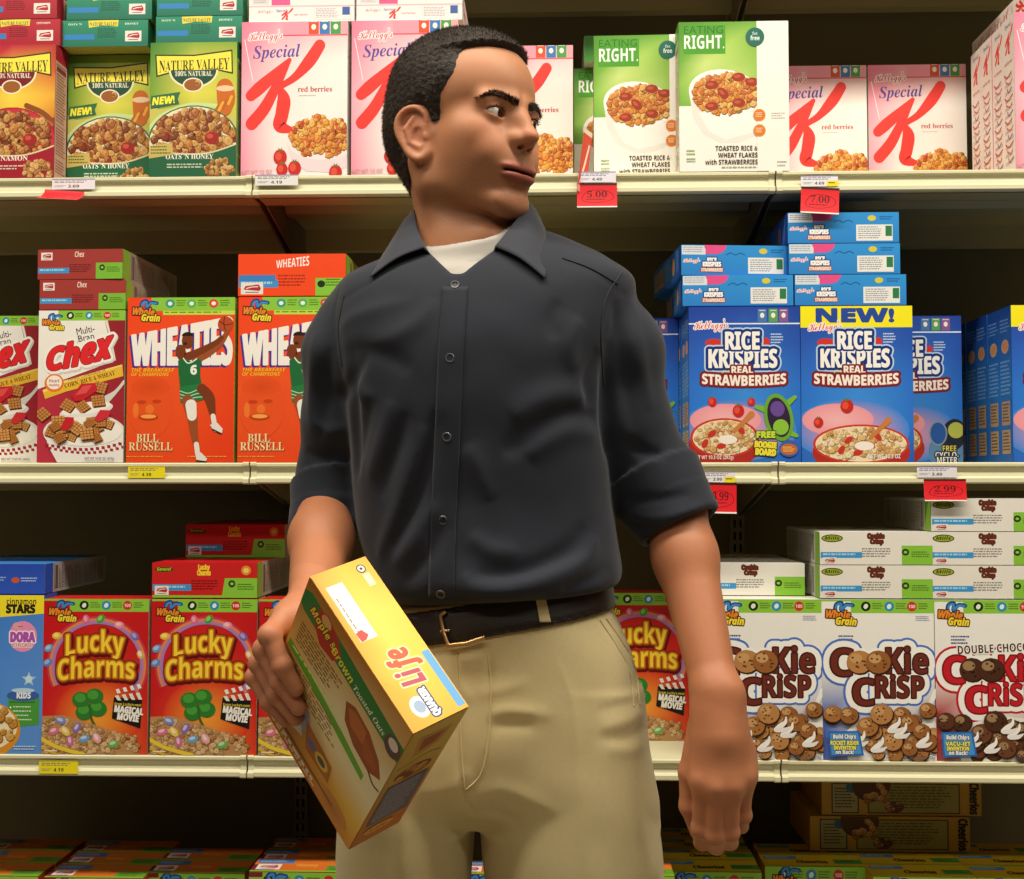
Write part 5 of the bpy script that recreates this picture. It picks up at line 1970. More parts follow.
def ear_sdf(q):
    """his ears, in head millimetres"""
    s = np.sign(q[:, 0])
    e = np.column_stack([np.abs(q[:, 0]), q[:, 1], q[:, 2]])
    # ear frame: tilted back and standing off the head at its rear edge
    c, sn = math.cos(.16), math.sin(.16)
    y = (e[:, 1] + 4) * c + (e[:, 2] - 91) * sn
    z = -(e[:, 1] + 4) * sn + (e[:, 2] - 91) * c
    x = e[:, 0] - 74 + y * 0.42
    E = np.column_stack([x, y, z]) / 1.06
    rim = [(1, 10, 6), (2, 12, 20), (4, 4, 31), (5, -8, 31.5), (5, -18, 22), (4, -20, 6), (2, -15, -10), (1, -8, -22), (0, 1, -28), (-1, 8, -22), (-2, 9, -12)]
    rim = smooth_pts([(a, b, c_, r_) for (a, b, c_), r_ in zip(rim, [2.2, 3, 3.3, 3.4, 3.4, 3.3, 3.2, 4.2, 5.0, 4.5, 3])], 3)
    d = dchain(E, [r_[:3] for r_ in rim], [r_[3] for r_ in rim], 1.5)
    sheet = np.maximum(dell(E, (0, -4, 2), (3.2, 17, 30)), -(dell(E, (4, 1, -2), (5, 8, 12))))
    d = smin(d, sheet, 3)
    d = smin(d, dchain(E, [(2, -2, 22), (3, -11, 10), (2, -9, -6), (1, -1, -13)], [2.4, 2.8, 2.6, 2.4], 1), 2.5)
    d = smin(d, dell(E, (1, 9, -3), (3.2, 3.2, 6)), 2)     # tragus
    d = smin(d, dcone(E, (-8, 2, 20), (-8, 2, -14), 6, 6), 5)
    return d

# ---- neck and the upper body under the shirt
NB = A3(472, 262, YM + 0.02)                  # pit between the collar bones, inside
def neck_sdf(P):
    top = from_head((0, -22, 62))
    d = dcone(P, top, NB, .054, .060)
    q0, q1 = from_head((-56, -22, 66)), A3(462, 285, YM - .03)
    d = smin(d, dcone(P, q0, q1, .012, .006), .022)         # the long muscle on the near side
    q0 = from_head((54, -22, 66))
    d = smin(d, dcone(P, q0, A3(484, 285, YM - .03), .012, .006), .022)
    d = smin(d, dsphere(P, A3(487, 236, YM - .046), .010), .022)  # throat
    d = smin(d, dcone(P, NB, A3(400, 318, YM + .02), .058, .045), .04)
    d = smin(d, dcone(P, NB, A3(556, 318, YM + .02), .058, .045), .04)
    return d

# arms: joints
SHR, ELR = A3(368, 345, YM + .012), A3(327, 503, YM + .034)
SHL, ELL, WRL = A3(594, 340, YM + .01), A3(672, 500, YM + .02), A3(716, 692, 1.315)

# ---- the box he holds: its corner O (top, back, near end) and three edge directions
_a = np.array((102, -146.)); _b = np.array((-62, -122.)); _c = np.array((54, 21.))
BW, BH, BD = .178, .236, .060
SB = 1030.
def _ortho():
    M = np.array([[_a[0] / BW, _b[0] / BH, _c[0] / BD], [_a[1] / BW, _b[1] / BH, _c[1] / BD]]) / SB
    # picture axes: x right, y up, z towards the camera; complete and clean up to a rotation
    z = np.cross(M[0], M[1])
    z /= np.linalg.norm(z)
    Q = np.stack([M[0], M[1], z])
    U, S, Vt = np.linalg.svd(Q)
    return U @ Vt
_Q = _ortho()
# camera axes at the box in the world
_bc = ray(362, 690).normalized()
_cz = -V3(_bc)
_cx = np.cross(V3((0, 0, 1)), _cz); _cx /= np.linalg.norm(_cx)
_cy = np.cross(_cz, _cx)
BA, BB, BC_ = [_cx * _Q[0, i] + _cy * _Q[1, i] + _cz * _Q[2, i] for i in range(3)]   # width, downwards, depth
BO = A3(310, 577, 1.118)
BW, BH, BD = BW * 1.055, BH * 1.03, BD * 1.075
def bx3(a, b, c):
    """point of the held box's frame (metres along its width, down its height, through its depth)"""
    return BO + BA * a + BB * b + BC_ * c

WRR = bx3(-.040, .140, .060)
# his right hand grips the near long side: palm along a = 0, fingers over the back panel (c < 0), thumb over the front
def hand_right(P):
    d = None
    fr = .0085
    palm = smin(dcone(P, bx3(-.026, .124, .026), bx3(-.022, .186, .030), .021, .019), dcone(P, bx3(-.022, .122, .046), bx3(-.019, .172, .044), .016, .015), .02)
    palm = smin(palm, dcone(P, WRR, bx3(-.027, .142, .034), .0245, .021), .03)
    hand = palm
    # per finger: along the edge at the bent joint, fingertip across and along
    fing = [(.112, .045, .134), (.139, .058, .152), (.166, .060, .171), (.194, .047, .196)]
    for i, (b, ta, tb) in enumerate(fing):
        r = fr * (1.06, 1.10, 1.04, .92)[i]
        k = bx3(-.027, b + .004, .012)                     # knuckle
        p1 = bx3(-.0125, b, -.013)
        p2 = bx3(ta * .45, b * .5 + tb * .5, -.0135)
        p3 = bx3(ta, tb, -.0085)
        f = dchain(P, [k, p1, p2, p3], [r * 1.34, r * 1.22, r * 1.08, r * .88], .004)
        f = smin(f, dsphere(P, p1, r * 1.26), .005)
        f = smin(f, dsphere(P, p2, r * 1.13), .004)
        hand = np.minimum(hand, smin(palm, f, .009))
    th = dchain(P, [bx3(-.024, .130, .054), bx3(-.016, .108, BD + .012), bx3(.018, .104, BD + .0135), bx3(.044, .108, BD + .011)], [.017, .0125, .0105, .0085], .006)
    return np.minimum(hand, smin(palm, th, .012))

# his left hand hangs, back of the hand to the front, fingers curled back
def hand_left(P):
    K = [A3(702, 780, 1.294), A3(716, 787, 1.287), A3(732, 786, 1.290), A3(745, 776, 1.300)]      # knuckles
    M = [A3(701, 828, 1.310), A3(715, 835, 1.303), A3(730, 832, 1.308), A3(743, 815, 1.318)]      # middle joints
    T1 = [A3(702, 842, 1.342), A3(716, 846, 1.339), A3(730, 842, 1.342), A3(741, 826, 1.346)]
    T2 = [A3(704, 830, 1.362), A3(717, 834, 1.360), A3(729, 830, 1.361), A3(740, 817, 1.362)]
    palm = dcone(P, WRL, A3(720, 735, 1.303), .0235, .0245)
    palm = smin(palm, dcone(P, WRL, A3(722, 770, 1.300), .018, .018), .02)
    for k, kk in ((0, .0125), (1, .0130), (2, .0128), (3, .0115)):
        palm = smin(palm, dcone(P, A3(718 + (k - 1.5) * 7, 712, 1.308), K[k] + V3((0, .006, 0)), .015, kk), .012)
    palm = smin(palm, dell(P, A3(723, 760, 1.320), (.036, .016, .038)), .015)
    hand = palm
    for k, r in enumerate((.0094, .0097, .0092, .0082)):
        f = dchain(P, [K[k], M[k], T1[k], T2[k]], [r * 1.14, r * 1.06, r * .98, r * .88], .004)
        f = smin(f, dsphere(P, M[k], r * 1.05), .006)
        hand = smin(hand, smin(palm, f, .014), .004)
    th = dchain(P, [A3(703, 728, 1.318), A3(690, 772, 1.318), A3(689, 806, 1.322), A3(697, 832, 1.334)], [.017, .0125, .0105, .0082], .006)
    return np.minimum(hand, smin(palm, th, .012))

def arms_sdf(P):
    m = WRR * .5 + ELR * .5
    r = dcone(P, SHR, ELR, .038, .034)
    r = smin(r, dcone(P, ELR, ELR * .62 + WRR * .38, .035, .036), .02)
    r = smin(r, dcone(P, ELR * .62 + WRR * .38, WRR, .036, .0255), .02)
    l = dcone(P, SHL, ELL, .042, .038)
    l = smin(l, dcone(P, ELL, ELL * .68 + WRL * .32, .0385, .0365), .02)
    l = smin(l, dcone(P, ELL * .68 + WRL * .32, WRL, .0365, .0255), .02)
    l = smin(l, dsphere(P, A3(733, 694, 1.305), .0105), .016)      # wrist bone
    return r, l

def near(P, c, rad):
    return np.linalg.norm(P - V3(c), axis=1) < rad

def body_sdf(P):
    d = neck_sdf(P)
    c = HEAD_AT
    m = near(P, c, .24)
    h = np.linalg.norm(P - c, axis=1) - .15
    if m.any():
        q = to_head(P[m])
        e = smin(head_sdf(q), ear_sdf(q), 3.0) * HS / 1000
        h[m] = e
    d = smin(d, h, .016)
    r, l = arms_sdf(P)
    cr, cl = bx3(0, .15, .02), A3(718, 775, 1.31)
    for c, fn in ((cr, hand_right), (cl, hand_left)):
        m = near(P, c, .17)
        h = np.linalg.norm(P - c, axis=1) - .13
        if m.any():
            h[m] = fn(P[m])
        if c is cr:
            r = smin(r, h, .012)
        else:
            l = smin(l, h, .012)
    d = smin(d, r, .03)
    d = smin(d, l, .03)
    return d

M_SKIN = mat('skin', 0.5, 0.35, attr='Col', noise=0.05, nscale=140, bump=0.25, bscale=900, sss=0.12, bdist=.0004)

def skin_colours(P):
    q = to_head(P)
    ax = np.abs(q[:, 0])
    qs = np.column_stack([ax, q[:, 1], q[:, 2]])
    base = C3('b27350')
    col = np.tile(base, (len(P), 1))
    def put(w, c):
        nonlocal col
        col = col * (1 - w[:, None]) + C3(c) * w[:, None]
    head = near(P, HEAD_AT, .19)
    def blob(c, r, p=1.0):
        return np.exp(-(np.linalg.norm((qs - V3(c)) / V3(r), axis=1) ** 2)) * head * p
    put(head * .55, 'c08660')
    put(blob((0, 40, 180), (60, 60, 45), .35), 'cc9a74')           # forehead
    put(blob((44, 62, 84), (22, 30, 20), .35), 'c4785a')           # cheeks
    put(blob((0, 112, 88), (13, 16, 14), .5), 'c4765a')            # nose
    put(blob((77, -6, 100), (14, 24, 34), .5), 'c87a5c')          # ears
    put(blob((32, 86, 113), (17, 16, 10), .3), '96603f')          # round the eyes
    # shaved beard
    low = ss(72, 52, q[:, 2]) * ss(-22, 6, q[:, 1]) * head * ss(-30, -6, q[:, 2])
    n = .75 + .25 * wob(P, 900)
    put(low * .34 * n, '6a4a34')
    put(blob((0, 100, 63), (20, 14, 7), .35), '6e4c36')            # upper lip shadow of beard
    put(blob((0, 100, 24), (14, 14, 7), .25), '6a4a34')
    lip = np.maximum(np.exp(-(dell(qs, (11, 93, 51), (20, 8.5, 4.6)) / 2.2) ** 2 * (dell(qs, (11, 93, 51), (20, 8.5, 4.6)) > 0)),
                     np.exp(-(dell(qs, (9, 92.5, 41), (19, 9, 6.0)) / 2.2) ** 2 * (dell(qs, (9, 92.5, 41), (19, 9, 6.0)) > 0)))
    lip *= head * (q[:, 1] > 84) * ss(33, 27, ax)
    put(lip * .8, '9c5044')
    put((dell(q, (0, 93, 46.2), (30, 18, 1.5)) < .5) * head * (ax < 28) * .85 * (q[:, 1] < 98.5) * (q[:, 1] > 80), '3a1614')
    put((dell(qs, (7.5, 101, 75), (3.6, 6.5, 2.6)) < .3) * head * .6, '50281c')
    # hands and arms a little redder
    hr, hl = near(P, bx3(.0, .15, 0), .12), near(P, A3(718, 790, 1.31), .08)
    put(hr * .35, 'c68464')
    put(hl * .25, 'b87c58')
    return col

pos, quads = skin_of(body_sdf, (MX - .36, .98, .66), (MX + .42, 1.62, 1.80), .0019)
person = obj('person', np_mesh('person_body', pos, quads, skin_colours(pos), M_SKIN, ROOT))
person.location = ROOT
tag(person, 'man in charcoal shirt and khaki trousers looking aside, holding a yellow box', 'person')

def dress(name, me, parent=None, m=None):
    """a piece of the man: its mesh is given in the world, kept relative to him"""
    o = obj(name, me, m, parent or person)
    return o
# ---- eyes: one ball each, looking further to his left
def eye_mesh(side):
    c = V3((EYE[0] * side, EYE[1], EYE[2]))
    g = math.radians(16)
    el = math.radians(-2)
    fw = V3((math.sin(g) * math.cos(el), math.cos(g) * math.cos(el), math.sin(el)))
    bm = bmesh.new()
    bmesh.ops.create_uvsphere(bm, u_segments=48, v_segments=32, radius=12.2)
    pos = np.array([v.co[:] for v in bm.verts])
    # pole of the ball along the gaze
    z = fw
    x = np.cross((0, 0, 1), z); x /= np.linalg.norm(x)
    y = np.cross(z, x)
    loc = pos @ np.stack([x, y, z])
    ang = np.degrees(np.arccos(np.clip(pos[:, 2] / 12.2, -1, 1)))
    lay = bm.verts.layers.float_color.new('Col')
    for v, l, a in zip(bm.verts, loc, ang):
        if a < 9.5:
            k = C3('080604')
        elif a < 26:
            k = C3('2e1a0e') * (1.3 if 12 < a < 22 else .8)
        else:
            k = C3('ccc0b4')
        v[lay] = (*k, 1)
        bulge = 1.05 if a < 24 else 1.0
        v.co = Vector(from_head(c + l * bulge) - ROOT)
    me = bm_mesh('eye', bm)
    me.polygons.foreach_set('use_smooth', [True] * len(me.polygons))
    me.materials.append(M_EYE)
    return me
M_EYE = mat('eye_wet', 0.12, 0.5, attr='Col')
for sd in (-1, 1):
    dress('eye', eye_mesh(sd))

# ---- hair: a close crop over the skull, cut along the hairline
def hairline(q):
    ax, y, z = np.abs(q[:, 0]), q[:, 1], q[:, 2]
    yb = np.interp(z, [104, 106.5, 108, 122, 138, 150, 158, 166, 175, 184, 191, 196, 201, 206], [-6, 14, 22, 24, 29, 38, 44, 46, 45, 45, 50, 66, 96, 140])
    # round the ear and down to the nape
    zb = np.interp(y, [-120, -75, -48, -32, -24, -14, -2, 6, 12, 16], [26, 28, 40, 60, 94, 120, 126, 120, 104, 101])
    return np.minimum(yb - y, z - zb)

def hair_sdf(P):
    q = to_head(P)
    f = hairline(q) + 1.0 * wob(P, 420, .6)
    full = 4.5 + 5.0 * ss(150, 215, q[:, 2]) + 0.5 * ss(-40, -100, q[:, 1])
    t = np.where(f > 0, full * np.clip(f / np.where(q[:, 2] > 176, 40, 18), 0, 1) ** .7, np.clip(f, -6, 0))
    t = t + (f > 2) * (.9 * wob(P, 650) + .7 * wob(P, 1150, 1.3))
    base = smin(cranium(q), dell(q, (0, 32, 84), (58, 58, 64)), 20)
    base = np.minimum(base, head_sdf(q))
    base = smin(base, neck_sdf(P) * 1000, 16)
    return (base - t) / 1000
hp, hq = skin_of(hair_sdf, HEAD_AT - .17, HEAD_AT + .17, .0020)
# keep only what stands out of the skin
q_ = to_head(hp)
keepv = hairline(q_) > -5
hq = hq[keepv[hq].all(1)]
used = np.unique(hq)
remap = -np.ones(len(hp), int)
remap[used] = np.arange(len(used))
hp, hq = hp[used], remap[hq]
M_HAIR = mat('dark_brown_hair', 0.55, 0.35, hx('2c2015'), noise=0.35, nscale=260, bump=0.9, bscale=700, bdist=.0015)
hair = dress('hair', np_mesh('hair', hp, hq, None, M_HAIR, ROOT))

def strands(name, roots, dirs, length, width, m, seed=3):
    """short tapering hairs as thin three-sided blades"""
    rnd = random.Random(seed)
    V, Fc = [], []
    for r, d in zip(roots, dirs):
        d = V3(d) + V3([rnd.uniform(-.35, .35) for _ in range(3)])
        d /= np.linalg.norm(d)
        L = length * rnd.uniform(.6, 1.15)
        s = np.cross(d, V3([rnd.uniform(-1, 1) for _ in range(3)])); s /= np.linalg.norm(s)
        t = np.cross(d, s)
        n = len(V)
        for k in range(3):
            a = 2 * PI * k / 3
            V.append(r + (s * math.cos(a) + t * math.sin(a)) * width)
        V.append(r + d * L)
        Fc += [(n, n + 1, n + 3), (n + 1, n + 2, n + 3), (n + 2, n, n + 3)]
    me = bpy.data.meshes.new(name)
    me.from_pydata([tuple(v - ROOT) for v in V], [], Fc)
    me.materials.append(m)
    return me
rr = random.Random(8)
cen = hp[hq].mean(1)
nrm = np.cross(hp[hq[:, 2]] - hp[hq[:, 0]], hp[hq[:, 3]] - hp[hq[:, 1]])
nrm /= np.linalg.norm(nrm, axis=1)[:, None] + 1e-12
fh = hairline(to_head(cen))
pick = [i for i in range(len(cen)) if fh[i] > 0.5 and rr.random() < .42]
lie = HM @ V3((0, -.5, .1))
crop_ = strands('hair_strands', cen[pick] - nrm[pick] * .001, [nrm[i] * .8 + HM @ V3((0, .35 if to_head(cen[i:i + 1])[0, 2] > 200 else -.5, -.45 if to_head(cen[i:i + 1])[0, 2] < 190 else .1)) for i in pick], .0048, .00042, M_HAIR)
so = obj('hair_strands', crop_, None, hair)

# ---- eyebrows
M_BROW = mat('brown_brow_hair', 0.6, 0.25, hx('34241a'), noise=0.2, nscale=200)
def brow(side):
    pts = smooth_pts([(9, 0, 126), (18, 0, 130), (30, 0, 134), (42, 0, 134), (53, 0, 128.5)], 26)
    wid = lambda t: 4.3 * min(1, (1 - t) / .45) ** .7 * min(1, .55 + 3 * t) + .4
    roots, dirs = [], []
    r_ = random.Random(4 + side)
    for i, p in enumerate(pts):
        t = i / (len(pts) - 1)
        for _ in range(7):
            z = p[2] + r_.uniform(-1, 1) * wid(t)
            x = p[0] + r_.uniform(-.7, .7)
            # onto the forehead along the face
            y = 120.0
            for _k in range(24):
                e = float(head_sdf(np.array([[x * side, y, z]]))[0])
                y -= max(.2, e * .7)
                if e < .2:
                    break
            roots.append(from_head((x * side, y - .2, z)))
            dirs.append(HM @ V3((side * (.8 if t > .15 else .3), .30, .55 - .9 * t)))
    return strands('eyebrow', roots, dirs, .0058, .00030, M_BROW, 5)
for sd in (-1, 1):
    dress('eyebrow', brow(sd))
# lashes along the upper lid
for sd in (-1, 1):
    roots, dirs = [], []
    for i in range(46):
        t = -1 + 2 * i / 45
        x = t * 12.6
        zz = -13.7 + .10 * x + math.sqrt(max(0, 19.8 ** 2 - x * x))
        yv = math.sqrt(max(1, 14.2 ** 2 - x * x * .9 - min(zz, 9) ** 2 * .6))
        roots.append(from_head(((EYE[0] + x) * sd, EYE[1] + yv - .4, EYE[2] + zz - .2)))
        dirs.append(HM @ V3((sd * t * .5, .9, .35)))
    dress('eyelashes', strands('eyelashes', roots, dirs, .0058, .00042, M_HAIR, 6))
# ------------------------------------------------------------------ his clothes
def rows_px(tab, yc=YM):
    """(picture y, left x, right x, half depth, centre depth offset) -> loft rows"""
    out = []
    for y, l, r, b, dy in tab:
        pl, pr_ = A3(l, y, yc), A3(r, y, yc)
        out.append(((pl[2] + pr_[2]) / 2, (pl[0] + pr_[0]) / 2, yc + dy, (pr_[0] - pl[0]) / 2, b))
    return out

torso = Loft(rows_px([(224, 442, 536, .040, .030), (236, 424, 564, .056, .022), (248, 401, 590, .070, .016), (260, 380, 611, .086, .012), (280, 344, 635, .104, .008),
                      (310, 336, 630, .118, .004), (350, 338, 618, .126, 0), (400, 346, 608, .126, 0), (450, 353, 608, .122, 0), (500, 357, 612, .118, 0),
                      (540, 362, 618, .119, 0), (570, 372, 624, .124, 0), (592, 384, 630, .126, 0), (612, 396, 622, .116, 0), (640, 400, 618, .10, 0)]), 2.35)

SLR = [A3(362, 322, YM + .012), A3(354, 356, YM + .014), A3(347, 420, YM + .030), A3(336, 480, YM + .048), A3(327, 524, YM + .020)]
SLL = [A3(594, 318, YM + .012), A3(611, 354, YM + .010), A3(623, 420, YM + .012), A3(652, 478, YM + .018), A3(679, 524, YM + .000)]
RSR, RSL = [.050, .059, .051, .0445, .0415], [.052, .061, .053, .0490, .0475]

# lower hem of the bloused shirt: a plane rising to his left
HEM0, HEM1 = A3(400, 612, YM - .12), A3(626, 595, YM - .12)
_hd = (HEM1 - HEM0); _hd[1] = 0; _hd /= np.linalg.norm(_hd)
HEMN = np.cross(_hd, V3((0, 1, 0))); HEMN /= np.linalg.norm(HEMN)
if HEMN[2] > 0:
    HEMN = -HEMN

# neck opening
VA, VL, VR = A3(457, 278, YM - .10), A3(423, 246, YM - .08), A3(497, 246, YM - .08)
def vee(P):
    x, z = P[:, 0], P[:, 2]
    def side(p, q, s):
        n = V3((q[2] - p[2], 0, -(q[0] - p[0])))
        n /= np.linalg.norm(n)
        return s * (n[0] * (x - p[0]) + n[2] * (z - p[2]))
    return np.maximum(np.maximum(np.maximum(side(VA, VL, -1), side(VA, VR, 1)), P[:, 1] - (YM + .01)), A3(457, 273, YM - .1)[2] - z)

def shirt_base(P):
    d = torso(P)
    r = dchain(P, SLR, RSR, .03)
    l = dchain(P, SLL, RSL, .03)
    # cut the sleeves at the cuffs
    ar = SLR[-1] - SLR[-2]; ar /= np.linalg.norm(ar)
    al = SLL[-1] - SLL[-2]; al /= np.linalg.norm(al)
    cr = (P - A3(325, 531, YM + .004)) @ (ar + V3((.10, 0, 0)))
    cl = (P - A3(678, 529, YM - .002)) @ (al + V3((-.05, 0, 0)))
    # rolled cuffs: bands that stand out
    def cuff(P, dd, c, top, k):
        w = ss(-top - .002, -top, c)
        return dd - .0058 * w - .0012 * ss(-top * .52, -top * .48, c)
    r = smax(cuff(P, r, cr, .066, 0), cr, .006)
    l = smax(cuff(P, l, cl, .074, 0), cl, .006)
    d = smin(d, r, .014)
    d = smin(d, l, .014)
    d = smax(d, (P - HEM0) @ HEMN, .03)
    # hollow: neck hole and vee, and open sleeves
    nh = dcone(P, NB + V3((0, .0, -.01)), A3(472, 190, YM + .02), .066, .070)
    d = smax(d, -nh, .004)
    d = smax(d, -vee(P), .003)
    mr, ml = arms_sdf(P)
    d = np.where(cr > -.05, np.maximum(d, -(dcone(P, SLR[-2], SLR[-1] + ar * .1, .038, .036))), d)
    d = np.where(cl > -.05, np.maximum(d, -(dcone(P, SLL[-2], SLL[-1] + al * .1, .0445, .042))), d)
    return d

# folds: (points in the picture on the shirt's front, height in mm (negative: furrow), width in mm)
FOLDS_PX = [
    # right chest sweep towards the arm
    ([(598, 420), (575, 412), (548, 420), (524, 436), (505, 455)], -3.6, 8), ([(590, 398), (565, 394), (538, 402), (512, 420)], 3.4, 14),
    ([(596, 436), (570, 432), (545, 444), (528, 458)], 2.6, 11), ([(601, 350), (588, 380), (590, 408)], -4, 9),
    ([(580, 318), (570, 345), (574, 372)], 2.6, 10), ([(560, 300), (552, 320), (556, 340)], -1.6, 8),
    # belly folds over the belt
    ([(462, 574), (474, 588), (506, 589), (546, 579), (584, 560), (596, 536)], 4.6, 9), ([(476, 574), (506, 576), (540, 566), (572, 548), (586, 525)], -3.4, 9),
    ([(470, 535), (490, 550), (520, 552)], 2.4, 9), ([(560, 592), (590, 580), (612, 566)], -2.4, 7),
    # long drags from his right armpit to the waist
    ([(438, 412), (430, 452), (412, 505), (392, 552)], -3.4, 8), ([(426, 425), (412, 470), (394, 520), (378, 558)], 3.2, 10),
    ([(408, 412), (396, 452), (380, 498)], -2.6, 8), ([(392, 400), (382, 440), (370, 480)], 2.6, 9), ([(372, 395), (364, 430), (360, 462)], -2.4, 8),
    ([(436, 500), (418, 535), (394, 566)], 2.8, 8), ([(448, 520), (430, 556), (404, 584)], -2.6, 7), ([(466, 446), (478, 468), (492, 500)], 2.0, 11),
    # chest, image left: folds running to the shoulder
    ([(436, 300), (418, 322), (390, 338), (362, 346)], 1.6, 11), ([(345, 352), (366, 350), (392, 358), (410, 372)], -2.2, 9), ([(350, 372), (360, 392), (376, 400)], 2.0, 8),
    ([(338, 398), (346, 390), (356, 372), (366, 352)], -4.0, 7), ([(340, 330), (352, 318), (380, 308), (410, 300)], 1.2, 9),
    # sleeves
    ([(352, 350), (354, 400), (356, 450), (357, 476)], -5, 8), ([(612, 340), (606, 380), (605, 420), (608, 456)], -5.5, 8), ([(632, 300), (634, 330), (642, 370), (650, 410)], 2.2, 9),
    ([(614, 300), (618, 340), (626, 390), (634, 430)], -2.2, 8), ([(624, 440), (644, 452), (668, 456)], -2.0, 6), ([(318, 330), (312, 380), (312, 430)], 2.0, 9), ([(330, 345), (326, 390), (322, 440)], -2.4, 8),
    ([(306, 452), (322, 458), (344, 452)], -1.8, 6), ([(312, 420), (330, 432), (346, 426)], 1.8, 7),
    ([(624, 500), (652, 500), (690, 494)], -2.0, 5), ([(630, 515), (660, 518), (704, 506)], 2.0, 6), ([(300, 500), (322, 508), (346, 508)], -1.6, 5),
]
# seams and the button strip, in the picture
BTN_PX = [(455, 285), (450, 358), (447, 437), (443, 520), (441, 594)]
SEAMS_PX = [[(443, 296), (438, 358), (434, 437), (431, 520), (429, 600)], [(394, 270), (368, 284), (344, 300)], [(566, 264), (592, 272), (624, 294)],
            [(340, 290), (334, 330), (342, 380), (352, 410)], [(628, 276), (610, 310), (602, 360), (604, 410)]]

def on_shirt(pts):
    o = []
    for p in smooth_pts(pts, 4):
        t = trace(shirt_base, *p)
        if t is not None:
            o.append(V3(t))
    return o
FOLDS = [(on_shirt(p), a / 1000, 1.2 * w / 1000) for p, a, w in FOLDS_PX]
FOLDS = [f for f in FOLDS if len(f[0]) > 1]
SEAMS = [s_ for s_ in (on_shirt(p) for p in SEAMS_PX) if len(s_) > 1]

def shirt_sdf(P):
    d = shirt_base(P)
    m = np.abs(d) < .02
    if m.any():
        Q = P[m]
        e = np.zeros(len(Q))
        for pts, a, w in FOLDS:
            c, r = sum(pts) / len(pts), max(np.linalg.norm(p - sum(pts) / len(pts)) for p in pts) + 3.2 * w
            k = np.linalg.norm(Q - c, axis=1) < r
            if k.any():
                e[k] += 2.8 * crease(Q[k], pts, a, w)
        for pts in SEAMS[:1]:
            dl = dline(Q, pts)
            e += -.0022 * np.exp(-(dl / .0030) ** 2)
        for pts in SEAMS[1:]:
            e += -.0010 * np.exp(-(dline(Q, pts) / .003) ** 2)
        e += .0012 * wob(Q, 26) + .0005 * wob(Q, 70, 1.0)
        d[m] -= e
    return d

M_SHIRT = mat('charcoal_cotton', 0.78, 0.25, hx('20242f'), noise=0.10, nscale=220, bump=0.35, bscale=1500, sheen=0.12, bdist=.0003)
sp, sq = skin_of(shirt_sdf, (MX - .30, 1.18, 1.0), (MX + .36, 1.66, 1.56), .0032)
shirt = dress('shirt', np_mesh('shirt', sp, sq, None, M_SHIRT, ROOT, relax=1))

# buttons
M_BUTTON = mat('grey_button', 0.3, 0.5, hx('4c4c50'))
def normal_of(f, p, h=.0015):
    p = V3(p)
    g = V3([float(f(np.array([p + V3(e) * h]))[0] - f(np.array([p - V3(e) * h]))[0]) for e in ((1, 0, 0), (0, 1, 0), (0, 0, 1))])
    return g / (np.linalg.norm(g) + 1e-12)
def button_mesh():
    bm = bmesh.new()
    prof = [(0, .0008), (.0030, .0008), (.0036, .0020), (.0048, .0022), (.0056, .0014), (.0056, 0), (0, 0)]
    n = 24
    rings = []
    for r, z in prof:
        rings.append([bm.verts.new((r * math.cos(2 * PI * i / n), r * math.sin(2 * PI * i / n), z)) for i in range(n)] if r else [bm.verts.new((0, 0, z))])
    for a, b in zip(rings, rings[1:]):
        for i in range(n):
            j = (i + 1) % n
            q = [a[i % len(a)], b[i % len(b)], b[j % len(b)], a[j % len(a)]]
            q = list(dict.fromkeys(q))
            if len(q) > 2:
                bm.faces.new(q)
    for hx_, hy in ((.0012, .0012), (-.0012, .0012), (.0012, -.0012), (-.0012, -.0012)):
        box_into(bm, (hx_ - .0004, hy - .0004, .0006), (hx_ + .0004, hy + .0004, .0012))
    bmesh.ops.recalc_face_normals(bm, faces=bm.faces[:])
    me = bm_mesh('button', bm)
    me.materials.append(M_BUTTON)
    return me
_bt = button_mesh()
for p in BTN_PX:
    t = trace(shirt_sdf, *p)
    if t is None:
        continue
    n = Vector(normal_of(shirt_sdf, t, .004))
    b = obj('button', _bt, None, shirt)
    b.matrix_local = Matrix.Translation(Vector(t) - Vector(ROOT)) @ n.to_track_quat('Z', 'Y').to_matrix().to_4x4()

# collar: stand, fold and two points
def sheet(name, rows, m, thick=.0016, sub=6, parent=None, closed=False):
    """a cloth sheet through rows of world points (all rows equally long)"""
    R_ = [smooth_pts([tuple(p) for p in r], sub) for r in rows]
    cols_ = [smooth_pts([R_[i][j] for i in range(len(R_))], sub) for j in range(len(R_[0]))]
    nu, nv = len(cols_), len(cols_[0])
    bm = bmesh.new()
    g = [[bm.verts.new(Vector(p) - Vector(ROOT)) for p in c] for c in cols_]
    for i in range(nu - 1):
        for j in range(nv - 1):
            bm.faces.new((g[i][j], g[i + 1][j], g[i + 1][j + 1], g[i][j + 1]))
    bmesh.ops.recalc_face_normals(bm, faces=bm.faces[:])
    bmesh.ops.solidify(bm, geom=bm.faces[:], thickness=thick)
    me = bm_mesh(name, bm)
    me.polygons.foreach_set('use_smooth', [True] * len(me.polygons))
    me.materials.append(m)
    return obj(name, me, None, parent)
